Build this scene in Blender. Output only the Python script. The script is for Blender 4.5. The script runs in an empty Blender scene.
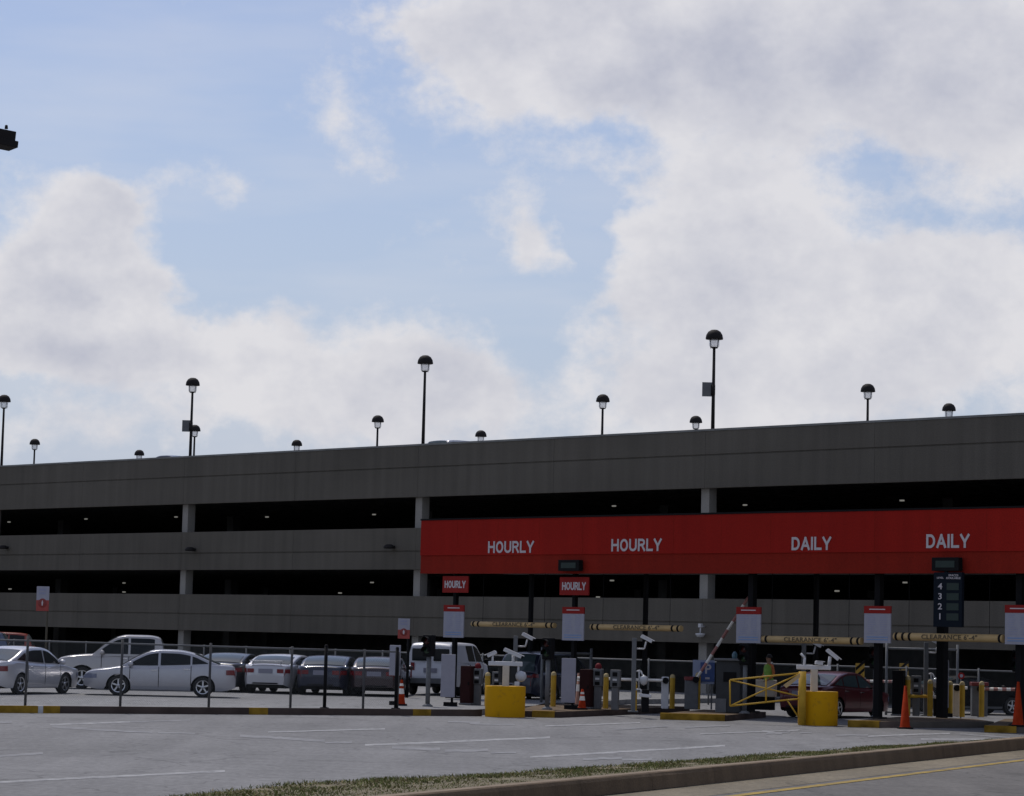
import bpy, bmesh, math, random
from mathutils import Vector, Matrix
random.seed(7)
R = math.radians
S = bpy.context.scene
COL = S.collection
# ------------------------------------------------------------------ camera
FPX, CX, CY, H = 2600.0, 512.0, 398.0, 2.25
pitch = math.atan((639.8 - 398) / FPX)
roll = 0.025
_r = Vector((1, 0, 0)); _u = Vector((0, -math.sin(pitch), math.cos(pitch))); FW = Vector((0, math.cos(pitch), math.sin(pitch)))
RT = _r * math.cos(roll) + _u * math.sin(roll)
UP = -_r * math.sin(roll) + _u * math.cos(roll)
cd = bpy.data.cameras.new('camera'); cam = bpy.data.objects.new('camera', cd); COL.objects.link(cam)
cd.sensor_width = 36; cd.lens = FPX / 1024 * 36; cd.clip_end = 5000; cd.clip_start = 0.5
m = Matrix.Identity(4)
for i in range(3):
    m[i][0] = RT[i]; m[i][1] = UP[i]; m[i][2] = -FW[i]
m[2][3] = H
cam.matrix_world = m
S.camera = cam

def ray(px, py):
    return RT * ((px - CX) / FPX) - UP * ((py - CY) / FPX) + FW
def gp(px, py, z=0.0):
    d = ray(px, py); k = (z - H) / d.z
    return Vector((d.x * k, d.y * k, z))
def vp(px, py, Y):
    d = ray(px, py); k = Y / d.y
    return Vector((d.x * k, Y, H + d.z * k))
def yh(px): return 627 + .025 * px
def gy(px, Y, z=0.0):
    """ground point at picture column px and distance Y"""
    p = vp(px, yh(px) + FPX * (H - z) / Y, Y); return Vector((p.x, Y, z))

# ------------------------------------------------------------------ materials
MATS = {}
def mat(name, col, rough=.6, metal=0.0, var=.12, scale=6.0, bump=0.0, bscale=40.0, emit=None, coat=0, spec=.5, dirt=0.0):
    if name in MATS: return MATS[name]
    M = bpy.data.materials.new(name); M.use_nodes = True
    nt = M.node_tree; b = nt.nodes['Principled BSDF']
    b.inputs['Roughness'].default_value = rough; b.inputs['Metallic'].default_value = metal
    b.inputs['Specular IOR Level'].default_value = spec
    if coat: b.inputs['Coat Weight'].default_value = coat; b.inputs['Coat Roughness'].default_value = .06
    tc = nt.nodes.new('ShaderNodeTexCoord')
    n = nt.nodes.new('ShaderNodeTexNoise'); n.inputs['Scale'].default_value = scale; n.inputs['Detail'].default_value = 6
    nt.links.new(tc.outputs['Object'], n.inputs['Vector'])
    mr = nt.nodes.new('ShaderNodeMapRange'); mr.inputs['From Min'].default_value = .3; mr.inputs['From Max'].default_value = .7
    mr.inputs['To Min'].default_value = 1 - var; mr.inputs['To Max'].default_value = 1 + var
    nt.links.new(n.outputs['Fac'], mr.inputs['Value'])
    mx = nt.nodes.new('ShaderNodeVectorMath'); mx.operation = 'MULTIPLY'
    mx.inputs[0].default_value = col[:3]
    nt.links.new(mr.outputs['Result'], mx.inputs[1])
    nt.links.new(mx.outputs[0], b.inputs['Base Color'])
    if bump:
        n2 = nt.nodes.new('ShaderNodeTexNoise'); n2.inputs['Scale'].default_value = bscale; n2.inputs['Detail'].default_value = 4
        nt.links.new(tc.outputs['Object'], n2.inputs['Vector'])
        bp = nt.nodes.new('ShaderNodeBump'); bp.inputs['Strength'].default_value = bump; bp.inputs['Distance'].default_value = .02
        nt.links.new(n2.outputs['Fac'], bp.inputs['Height']); nt.links.new(bp.outputs['Normal'], b.inputs['Normal'])
    if emit:
        b.inputs['Emission Color'].default_value = (*emit[0], 1); b.inputs['Emission Strength'].default_value = emit[1]
    MATS[name] = M
    return M

def glass(name, col=(.02, .025, .03)):
    return mat(name, col, rough=.1, var=.02, spec=.4)

def streak_concrete(name, base, streak=.18):
    """weathered precast: broad mottling, vertical run-off streaks, fine grain"""
    M = bpy.data.materials.new(name); M.use_nodes = True; nt = M.node_tree; N = nt.nodes.new; Lk = nt.links.new
    b = nt.nodes['Principled BSDF']; b.inputs['Roughness'].default_value = .9; b.inputs['Specular IOR Level'].default_value = .2
    tc = N('ShaderNodeTexCoord')
    fac = None
    for (sc, det, amp, lo, hi) in (((.13, .13, .25), 5, 1, 1 - streak, 1 + streak), ((2.2, 2.2, .12), 4, 1, 1 - streak, 1 + streak * .6), ((22, 22, 22), 3, 1, .88, 1.12)):
        mp = N('ShaderNodeMapping'); mp.inputs['Scale'].default_value = sc
        Lk(tc.outputs['Object'], mp.inputs['Vector'])
        n = N('ShaderNodeTexNoise'); n.inputs['Scale'].default_value = 1.0; n.inputs['Detail'].default_value = det
        Lk(mp.outputs[0], n.inputs['Vector'])
        mr = N('ShaderNodeMapRange'); mr.inputs['From Min'].default_value = .3; mr.inputs['From Max'].default_value = .7
        mr.inputs['To Min'].default_value = lo; mr.inputs['To Max'].default_value = hi
        Lk(n.outputs['Fac'], mr.inputs['Value'])
        if fac is None: fac = mr.outputs[0]
        else:
            mm = N('ShaderNodeMath'); mm.operation = 'MULTIPLY'; Lk(fac, mm.inputs[0]); Lk(mr.outputs[0], mm.inputs[1]); fac = mm.outputs[0]
    mx = N('ShaderNodeVectorMath'); mx.operation = 'MULTIPLY'; mx.inputs[0].default_value = base
    Lk(fac, mx.inputs[1]); Lk(mx.outputs[0], b.inputs['Base Color'])
    bn = N('ShaderNodeTexNoise'); bn.inputs['Scale'].default_value = 30; Lk(tc.outputs['Object'], bn.inputs['Vector'])
    bp = N('ShaderNodeBump'); bp.inputs['Strength'].default_value = .3; bp.inputs['Distance'].default_value = .02
    Lk(bn.outputs['Fac'], bp.inputs['Height']); Lk(bp.outputs[0], b.inputs['Normal'])
    return M

def asphalt(name, base, tint=(1, 1, 1.03), patch=.16):
    M = bpy.data.materials.new(name); M.use_nodes = True; nt = M.node_tree; N = nt.nodes.new; Lk = nt.links.new
    b = nt.nodes['Principled BSDF']; b.inputs['Roughness'].default_value = .88; b.inputs['Specular IOR Level'].default_value = .25
    tc = N('ShaderNodeTexCoord')
    fac = None
    for (sc, rot, det, lo, hi) in (((.09, .09, 1), 0, 6, 1 - patch, 1 + patch), ((1.1, .1, 1), -25, 5, 1 - patch, 1 + patch), ((.25, 1.6, 1), -25, 3, 1 - patch*.5, 1 + patch*.5), ((9, 3, 9), -20, 4, .86, 1.14), ((60, 60, 60), 0, 2, .82, 1.18)):
        mp = N('ShaderNodeMapping'); mp.inputs['Scale'].default_value = sc; mp.inputs['Rotation'].default_value = (0, 0, R(-rot))
        Lk(tc.outputs['Object'], mp.inputs['Vector'])
        n = N('ShaderNodeTexNoise'); n.inputs['Scale'].default_value = 1.0; n.inputs['Detail'].default_value = det
        Lk(mp.outputs[0], n.inputs['Vector'])
        mr = N('ShaderNodeMapRange'); mr.inputs['From Min'].default_value = .3; mr.inputs['From Max'].default_value = .7
        mr.inputs['To Min'].default_value = lo; mr.inputs['To Max'].default_value = hi
        Lk(n.outputs['Fac'], mr.inputs['Value'])
        if fac is None: fac = mr.outputs[0]
        else:
            mm = N('ShaderNodeMath'); mm.operation = 'MULTIPLY'; Lk(fac, mm.inputs[0]); Lk(mr.outputs[0], mm.inputs[1]); fac = mm.outputs[0]
    # sparse cracks / tar seams
    vo = N('ShaderNodeTexVoronoi'); vo.feature = 'DISTANCE_TO_EDGE'; vo.inputs['Scale'].default_value = .28
    wn = N('ShaderNodeTexNoise'); wn.inputs['Scale'].default_value = .8; Lk(tc.outputs['Object'], wn.inputs['Vector'])
    wa = N('ShaderNodeVectorMath'); wa.operation = 'MULTIPLY_ADD'; Lk(wn.outputs['Color'], wa.inputs[0]); wa.inputs[1].default_value = (2, 2, 0); Lk(tc.outputs['Object'], wa.inputs[2])
    Lk(wa.outputs[0], vo.inputs['Vector'])
    cr = N('ShaderNodeMapRange'); cr.inputs['From Min'].default_value = .004; cr.inputs['From Max'].default_value = .014; cr.inputs['To Min'].default_value = .72; cr.inputs['To Max'].default_value = 1
    Lk(vo.outputs['Distance'], cr.inputs['Value'])
    mm = N('ShaderNodeMath'); mm.operation = 'MULTIPLY'; Lk(fac, mm.inputs[0]); Lk(cr.outputs[0], mm.inputs[1]); fac = mm.outputs[0]
    mx = N('ShaderNodeVectorMath'); mx.operation = 'MULTIPLY'; mx.inputs[0].default_value = [base * t for t in tint]
    Lk(fac, mx.inputs[1]); Lk(mx.outputs[0], b.inputs['Base Color'])
    bn = N('ShaderNodeTexNoise'); bn.inputs['Scale'].default_value = 25; Lk(tc.outputs['Object'], bn.inputs['Vector'])
    bp = N('ShaderNodeBump'); bp.inputs['Strength'].default_value = .25; bp.inputs['Distance'].default_value = .02
    Lk(bn.outputs['Fac'], bp.inputs['Height']); Lk(bp.outputs[0], b.inputs['Normal'])
    return M

CONC = streak_concrete('precast_concrete', (.112, .101, .083), .13)
CONC2 = streak_concrete('column_concrete', (.29, .275, .25), .1)
DARKC = mat('interior_concrete', (.20, .20, .19), .95, var=.2, scale=1, spec=.1)
ASPH = asphalt('lane_asphalt', .168, (1.01, 1, 1.0), .13)
ASPH2 = asphalt('road_asphalt', .115, (1.06, 1, .93), .14)
LOTA = asphalt('lot_paving', .195, (1, 1, 1.0), .08)
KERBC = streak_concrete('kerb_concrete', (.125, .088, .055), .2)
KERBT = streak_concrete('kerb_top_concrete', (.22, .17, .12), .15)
KERBD = mat('worn_dark_kerb', (.065, .048, .042), .9, var=.35, scale=1.2, spec=.2)
YEL = mat('yellow_paint', (.46, .27, .015), .7, var=.15, scale=3)
YELK = mat('yellow_kerb_paint', (.24, .145, .02), .9, var=.5, spec=.1, scale=2.5)
YTUB = None
TANY = mat('faded_yellow_bar', (.50, .345, .15), .6, var=.12, scale=2)
WPAINT = mat('white_line_paint', (.42, .42, .42), .85, var=.35, scale=2.2)
def worn(name, c, back, lo=.42, hi=.56, sc=3.0):
    M = bpy.data.materials.new(name); M.use_nodes = True; nt = M.node_tree; N = nt.nodes.new; Lk = nt.links.new
    b = nt.nodes['Principled BSDF']; b.inputs['Roughness'].default_value = .88; b.inputs['Specular IOR Level'].default_value = .2
    tc = N('ShaderNodeTexCoord'); fs = None
    n = N('ShaderNodeTexNoise'); n.inputs['Scale'].default_value = sc; n.inputs['Detail'].default_value = 8; n.inputs['Roughness'].default_value = .7
    Lk(tc.outputs['Object'], n.inputs['Vector'])
    mr = N('ShaderNodeMapRange'); mr.inputs['From Min'].default_value = lo; mr.inputs['From Max'].default_value = hi; Lk(n.outputs['Fac'], mr.inputs['Value'])
    mx = N('ShaderNodeMix'); mx.data_type = 'RGBA'; Lk(mr.outputs[0], mx.inputs['Factor']); mx.inputs[6].default_value = (*back, 1); mx.inputs[7].default_value = (*c, 1)
    Lk(mx.outputs[2], b.inputs['Base Color']); return M
YTUB = worn('yellow_tub_paint', (.56, .285, .003), (.36, .18, .015), .30, .44, 3.5)
WLINE = worn('worn_white_line', (.36, .36, .36), (.165, .165, .17), .38, .6)
WARROW = worn('very_worn_arrow', (.29, .29, .295), (.165, .165, .17), .40, .66, 2.2)
YLINE = worn('yellow_line_paint', (.36, .25, .06), (.17, .13, .07), .34, .56, 2.5)
RED = streak_concrete('red_fascia', (.30, .011, .006), .09)
RED2 = streak_concrete('red_fascia_lower', (.235, .014, .006), .1)
REDS = mat('red_sign_face', (.25, .016, .013), .7, var=.06, spec=.15)
WHT = mat('white_sign_face', (.30, .30, .35), .6, var=.05)
LETR = mat('white_lettering', (.50, .46, .47), .6, var=.05)
WMET = mat('white_metal', (.55, .55, .56), .4, var=.06)
BEIGE = mat('beige_metal', (.55, .48, .38), .5, var=.08)
DKM = mat('dark_bronze_metal', (.018, .016, .016), .7, var=.1, spec=.15)
BLK = mat('black_metal', (.008, .008, .009), .75, var=.1, spec=.12)
BLKP = mat('black_text', (.03, .03, .04), .6, var=.02)
GALV = mat('galvanised_steel', (.12, .125, .13), .65, metal=.1, var=.15, scale=12)
GREYM = mat('grey_metal', (.115, .12, .125), .7, metal=0, var=.12)
GREYD = mat('charcoal_cabinet', (.042, .045, .048), .7, var=.1, spec=.2)
MARO = mat('maroon_cabinet', (.030, .010, .010), .75, var=.1, spec=.12)
ORNG = mat('orange_cone_plastic', (.31, .030, .007), .85, var=.2, spec=.08)
REFL = mat('white_reflective_band', (.75, .72, .66), .45, var=.06)
LAMPW = mat('lamp_diffuser', (.80, .80, .84), .3, var=.02)
GLW = mat('ceiling_tube', (.9, .9, .85), .5, var=.01, emit=((1, .98, .88), .16))
TYRE = mat('tyre_rubber', (.018, .018, .018), .85, var=.2)
RIM = mat('alloy_rim', (.55, .56, .58), .3, metal=.8, var=.05)
GLS = mat('tinted_glass', (.006, .008, .009), .12, var=.02, spec=.25)
GLS2 = glass('windshield_glass', (.04, .06, .065))
REDL = mat('tail_lamp_lens', (.16, .006, .010), .2, var=.1, spec=.6)
CLRL = mat('head_lamp_lens', (.16, .18, .26), .1, var=.2, spec=.9)
UNDER = mat('underbody', (.012, .012, .012), .9, var=.1)
CHROME = mat('chrome', (.7, .7, .72), .15, metal=1, var=.02)
PLATE = mat('licence_plate', (.22, .22, .27), .4, var=.1, scale=20)
GREENL = mat('dim_green_display', (.005, .02, .014), .6, var=.3, scale=30)
BLUES = mat('blue_sign_face', (.035, .075, .22), .5, var=.05)
SKIN = mat('skin', (.30, .16, .10), .6, var=.05)
HIVIS = mat('hi_vis_fabric', (.22, .42, .06), .7, var=.15, scale=10)
HIVOR = mat('orange_fabric', (.55, .16, .04), .7, var=.15, scale=10)
DENIM = mat('dark_trousers', (.025, .03, .045), .8, var=.15)
HAIR = mat('dark_hair', (.012, .010, .009), .7, var=.1)
DIRT = mat('verge_soil', (.14, .115, .065), .95, var=.3, scale=3)
def paint(name, c, rough=.28, metal=.35): return mat(name, c, rough, metal=metal, var=.03, coat=.4)

# ------------------------------------------------------------------ mesh helper
class MB:
    def __init__(s): s.v = []; s.f = []; s.m = []; s.mats = []; s.sm = []
    def mi(s, mt):
        if mt not in s.mats: s.mats.append(mt)
        return s.mats.index(mt)
    def add(s, vs, fs, mt, smooth=False):
        o = len(s.v); s.v += [tuple(v) for v in vs]; k = s.mi(mt)
        for f in fs: s.f.append([i + o for i in f]); s.m.append(k); s.sm.append(smooth)
    def box(s, c, d, mt, rz=0, rot=None):
        M_ = rot if rot is not None else Matrix.Rotation(rz, 3, 'Z')
        vs = [Vector(c) + M_ @ Vector((x * d[0] / 2, y * d[1] / 2, z * d[2] / 2)) for x in (-1, 1) for y in (-1, 1) for z in (-1, 1)]
        s.add(vs, [(0, 1, 3, 2), (4, 6, 7, 5), (0, 4, 5, 1), (2, 3, 7, 6), (0, 2, 6, 4), (1, 5, 7, 3)], mt)
    def box2(s, a, b, mt):
        s.box([(a[i] + b[i]) / 2 for i in range(3)], [abs(b[i] - a[i]) for i in range(3)], mt)
    def tube(s, a, b, r0, mt, r1=None, n=12, cap=True, smooth=True):
        a = Vector(a); b = Vector(b); r1 = r0 if r1 is None else r1
        d = (b - a).normalized(); t = Vector((0, 0, 1)) if abs(d.z) < .9 else Vector((1, 0, 0))
        x = d.cross(t).normalized(); y = d.cross(x)
        vs = []
        for (p, r) in ((a, r0), (b, r1)):
            for i in range(n):
                an = 2 * math.pi * i / n; vs.append(p + x * (r * math.cos(an)) + y * (r * math.sin(an)))
        s.add(vs, [(i, (i + 1) % n, n + (i + 1) % n, n + i) for i in range(n)], mt, smooth)
        if cap:
            s.add(vs[:n], [tuple(range(n))[::-1]], mt); s.add(vs[n:], [tuple(range(n))], mt)
    def lathe(s, prof, mt, n=20, c=(0, 0, 0), axis='Z', smooth=True):
        vs = []
        for (r, z) in prof:
            for i in range(n):
                an = 2 * math.pi * i / n; p = (r * math.cos(an), r * math.sin(an), z)
                if axis == 'Y': p = (p[0], p[2], p[1])
                vs.append((c[0] + p[0], c[1] + p[1], c[2] + p[2]))
        fs = []
        for k in range(len(prof) - 1):
            for i in range(n): fs.append((k * n + i, k * n + (i + 1) % n, (k + 1) * n + (i + 1) % n, (k + 1) * n + i))
        s.add(vs, fs, mt, smooth)
    def prism(s, pts, z0, z1, mt, side=None):
        n = len(pts); vs = [(p[0], p[1], z0) for p in pts] + [(p[0], p[1], z1) for p in pts]
        s.add(vs, [tuple(range(n))[::-1], tuple(range(n, 2 * n))], mt)
        s.add(vs, [(i, (i + 1) % n, n + (i + 1) % n, n + i) for i in range(n)], side or mt)
    def grid(s, P, mt, smooth=True, flip=False):
        nr = len(P); nc = len(P[0]); vs = [p for r in P for p in r]; fs = []
        for i in range(nr - 1):
            for j in range(nc - 1):
                f = (i * nc + j, i * nc + j + 1, (i + 1) * nc + j + 1, (i + 1) * nc + j)
                fs.append(f[::-1] if flip else f)
        s.add(vs, fs, mt, smooth)
    def build(s, name, parent=None, bevel=0, loc=None, recalc=True):
        me = bpy.data.meshes.new(name); me.from_pydata(s.v, [], s.f)
        for mt in s.mats: me.materials.append(mt)
        me.polygons.foreach_set('material_index', s.m); me.polygons.foreach_set('use_smooth', s.sm)
        me.update()
        if recalc:
            bm = bmesh.new(); bm.from_mesh(me); bmesh.ops.remove_doubles(bm, verts=bm.verts, dist=1e-5)
            bmesh.ops.recalc_face_normals(bm, faces=bm.faces); bm.to_mesh(me); bm.free()
        o = bpy.data.objects.new(name, me); COL.objects.link(o)
        if parent: o.parent = parent
        if loc: o.location = loc
        if bevel:
            bv = o.modifiers.new('bevel', 'BEVEL'); bv.width = bevel; bv.segments = 2; bv.limit_method = 'ANGLE'; bv.angle_limit = R(40)
        return o

def tag(o, label=None, cat=None, group=None, kind=None):
    if label: o['label'] = label
    if cat: o['category'] = cat
    if group: o['group'] = group
    if kind: o['kind'] = kind
    return o
def thing(name, loc, label, cat, rz=0, group=None):
    o = bpy.data.objects.new(name, None); COL.objects.link(o); o.location = loc; o.rotation_euler = (0, 0, rz)
    o.empty_display_size = .2
    return tag(o, label, cat, group)
def copy_tree(o, parent=None):
    c = o.copy(); COL.objects.link(c)
    if parent: c.parent = parent
    for ch in [x for x in bpy.data.objects if x.parent == o and x is not c]: copy_tree(ch, c)
    return c
def clone(o, loc, label, rz=None, group=None):
    c = copy_tree(o); c.location = loc; c['label'] = label
    if rz is not None: c.rotation_euler = (0, 0, rz)
    if group: c['group'] = group
    return c
def text(body, size, mt, loc, parent=None, name='lettering', sx=1.0, bold=.012, ext=.006, align='CENTER', rot=(R(90), 0, 0)):
    cu = bpy.data.curves.new(name, 'FONT'); cu.body = body; cu.size = size; cu.extrude = ext; cu.offset = bold * size
    cu.align_x = align; cu.align_y = 'CENTER'; cu.space_character = 1.08; cu.resolution_u = 3
    t = bpy.data.objects.new('tmp', cu); COL.objects.link(t)
    dg = bpy.context.evaluated_depsgraph_get(); me = bpy.data.meshes.new_from_object(t.evaluated_get(dg))
    bpy.data.objects.remove(t)
    for v in me.vertices: v.co.x *= sx
    me.materials.clear(); me.materials.append(mt)
    o = bpy.data.objects.new(name, me); COL.objects.link(o); o.location = loc; o.rotation_euler = rot
    if parent: o.parent = parent
    return o
def struct(mb, name, **k): return tag(mb.build(name, **k), kind='structure')

# ------------------------------------------------------------------ plan
A45 = R(-45)
U = Vector((math.cos(A45), math.sin(A45), 0)); V = Vector((-math.sin(A45), math.cos(A45), 0))
B0 = Vector((-4.4, 123.8, 0))          # garage facade, a column
F0 = Vector((-3.2, 91.9, 0))           # left end of the red fascia
ZL = .18                               # lot surface above the lanes
def onplane(px, py, O):
    """local (x, z) where the sight line meets the 45 degree plane through O"""
    d = ray(px, py); k = (O - Vector((0, 0, H))).dot(V) / d.dot(V)
    p = Vector((0, 0, H)) + d * k
    return (p - O).dot(U), p.z

# ------------------------------------------------------------------ ground
g = MB(); g.add([(-3000, -600, -.24), (3000, -600, -.24), (3000, 4000, -.24), (-3000, 4000, -.24)], [(0, 1, 2, 3)], ASPH2)
# near road is the base sheet; the exit lanes are a step higher behind the long kerb
struct(g, 'ground')
def kx(Y): return 2.95 + .475 * (Y - 45.6)
SL = Vector((.475, 1, 0)).normalized(); SN = Vector((SL.y, -SL.x, 0))     # along / toward the near road
KP = Vector((kx(45.6), 45.6, 0))
def kpt(t, off, z=0): p = KP + SL * t + SN * off; return (p.x, p.y, z)
# exit lane surface (raised slab)
e = MB()
pts = [kpt(-70, -.30), kpt(200, -.30), (500, 240), (500, 900), (-600, 900), (-600, -20)]
e.prism([(p[0], p[1]) for p in pts], -.236, 0, ASPH)
struct(e, 'exit_lanes')
# long kerb
k = MB()
prof = [(-.30, -.23), (-.30, .05), (-.27, .06), (-.05, .06), (-.01, .045), (.015, -.01), (.05, -.23)]
T = [-70 + i * 3.0 for i in range(91)]
rows = []
rnd = random.Random(3)
for t in T:
    j = [rnd.uniform(-.006, .006) for _ in prof]
    rows.append([kpt(t, o + j[i], z + j[i] * .7) for i, (o, z) in enumerate(prof)])
for a_, b_ in zip(rows, rows[1:]):
    lerp = lambda p, q, f: tuple(p[i] + (q[i] - p[i]) * f for i in range(3))
    ra = [lerp(p, q, .0015) for p, q in zip(a_, b_)]; rb = [lerp(p, q, .9985) for p, q in zip(a_, b_)]
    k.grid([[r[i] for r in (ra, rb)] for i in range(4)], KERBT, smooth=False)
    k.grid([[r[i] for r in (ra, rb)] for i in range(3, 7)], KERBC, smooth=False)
struct(k, 'long_kerb')
k = MB()
k.add([kpt(-70, .05, -.236), kpt(200, .05, -.236), kpt(200, 1.35, -.236), kpt(-70, 1.35, -.236)], [(0, 1, 2, 3)],
      asphalt('dusty_gutter', .14, (1.18, 1, .70), .14))
struct(k, 'gutter')
k = MB()
k.add([kpt(-70, 1.58, -.232), kpt(200, 1.58, -.232), kpt(200, 1.80, -.232), kpt(-70, 1.80, -.232)], [(0, 1, 2, 3)], YLINE)
struct(k, 'edge_line')
# grass verge
gb = [(110, 806), (195, 795), (300, 784), (400, 779), (480, 775.5), (590, 768), (700, 760.5), (800, 753), (900, 746), (1012, 740)]
vb = [gp(x, y, 0) for x, y in gb]
soil = MB(); far = []; near = []
for p in vb:
    t = (p - KP).dot(SL); off = (p - KP).dot(SN); far.append((t, off)); near.append(t)
ext = [(far[0][0] - 30, far[0][1] * .6)] + far + [(far[-1][0] + 6, -.32)]
soil.grid([[kpt(t, o, .004) for t, o in ext], [kpt(t, -.31, .03) for t, o in ext]], DIRT, smooth=False)
struct(soil, 'verge')
GR = [mat('grass_a', (.135, .15, .05), .8, var=.25, scale=3, spec=.1), mat('grass_b', (.16, .155, .06), .8, var=.25, scale=3, spec=.1), mat('grass_dry', (.23, .18, .09), .85, var=.25, scale=3, spec=.1), mat('grass_c', (.095, .11, .038), .8, var=.25, scale=3, spec=.1)]
gr = MB()
rg = random.Random(11)
def edge_off(t):
    for i in range(len(ext) - 1):
        if ext[i][0] <= t <= ext[i + 1][0]:
            a = (t - ext[i][0]) / (ext[i + 1][0] - ext[i][0]); return ext[i][1] * (1 - a) + ext[i + 1][1] * a
    return -.32
from mathutils import noise as MN
t0, t1 = far[0][0] - 3, ext[-1][0]
nb = 0
while nb < 34000:
    t = rg.uniform(t0, t1); w = edge_off(t)
    o = rg.uniform(w - .15, -.22)
    n1 = MN.noise(Vector((t * .55, o * 1.4, 0))); n2 = MN.noise(Vector((t * 2.3, o * 2.3, 5)))
    if n1 + .5 * n2 < -.42: continue
    dens = 1 if o > w + .12 * n2 else .35
    if rg.random() > dens: continue
    h = (.022 + .034 * max(0, .5 + n1 + .6 * n2)) * rg.uniform(.5, 1.4); an = rg.uniform(0, math.pi); bw = rg.uniform(.006, .016)
    p = Vector(kpt(t, o, .008)); dx = Vector((math.cos(an), math.sin(an), 0)) * bw; ln = Vector((rg.uniform(-.06, .06), rg.uniform(-.06, .06), h))
    mt = GR[2] if rg.random() < .14 + .35 * max(0, -n2) else GR[0] if n1 + rg.uniform(-.3, .3) > 0 else GR[3] if rg.random() < .4 else GR[1]
    gr.add([p - dx, p + dx, p + ln * .6 + dx * .6, p + ln], [(0, 1, 2, 3)], mt); nb += 1
tag(gr.build('grass', recalc=False), 'short patchy green and dry grass on the verge behind the long kerb', 'grass', kind='stuff')

# parking lot: raised slab with painted kerb face
KL = Vector((-13.5, 68.8, 0)); KR = Vector((-.94, 76.5, 0)); KD = (KR - KL).normalized(); KN = Vector((KD.y, -KD.x, 0))
def kl(t, off, z): p = KL + KD * t - KN * off; return (p.x, p.y, z)
LT = (KR - KL).length
lot = MB()
lot.prism([kl(-80, .16, 0)[:2], kl(LT, .16, 0)[:2], (4.5, 96), (12.0, 108), (-38, 158), (-120, 140)], .002, ZL, LOTA)
struct(lot, 'parking_lot')
def kerb_t(px): # distance along kerb at a picture column
    d = ray(px, 712); d.z = 0
    # intersect ground ray with line
    a = Vector((d.x, d.y)); b_ = Vector((KD.x, KD.y)); c = Vector((KL.x, KL.y))
    det = a.x * (-b_.y) + b_.x * a.y
    return (a.x * (-c.y) + c.x * a.y) * -1 / det if False else -((a.x * c.y - a.y * c.x) / (a.x * b_.y - a.y * b_.x))
segs = [(-400, 38, YELK), (38, 43, WPAINT), (43, 60, YELK), (60, 249, KERBD), (249, 268, YELK), (268, 413, KERBD), (413, 431, YELK), (431, 482, KERBD)]
kb = MB()
for a, b_, mt in segs:
    ta = kerb_t(a); tb = kerb_t(b_)
    if a < 0: ta = -80
    q = [kl(ta, 0, .002), kl(tb, 0, .002), kl(tb, .16, .002), kl(ta, .16, .002)]
    kb.prism([p[:2] for p in q], .002, ZL + .012, mt)
struct(kb, 'lot_kerb')
# islands
ISLC = mat('island_kerb_side', (.11, .095, .08), .9, var=.25, scale=1.5)
def island(poly, nose, name='toll_island', h=ZL):
    b = MB()
    b.prism(poly, .002, h, KERBC, KERBD if poly[0][0] < 8 else ISLC)
    o = struct(b, name)
    n = MB(); n.prism(nose, .002, h + .012, YELK); tag(n.build('painted_nose', parent=o))
    return o
I1 = [(.25, 77.0), (1.6, 77.0), (6.2, 87.5), (1.4, 87.5)]
I2 = [(4.7, 78.0), (6.6, 77.8), (8.3, 83), (6.4, 84)]
I3 = [(9.9, 75.1), (10.8, 75.1), (14.6, 78.0), (14.5, 81), (12.2, 81)]
I4 = [(13.5, 73.4), (14.6, 73.4), (18.5, 76), (19, 82), (15.7, 82)]
island(I1, [(.82, 76.93), (1.48, 76.93), (1.52, 77.3), (.86, 77.3)])
island(I2, [(4.64, 77.9), (6.55, 77.72), (6.6, 78.1), (4.7, 78.3)])
island(I3, [(9.85, 75.03), (10.75, 75.03), (10.85, 75.35), (9.95, 75.35)])
island(I4, [(13.45, 73.33), (14.35, 73.33), (14.45, 73.65), (13.55, 73.65)])
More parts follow.
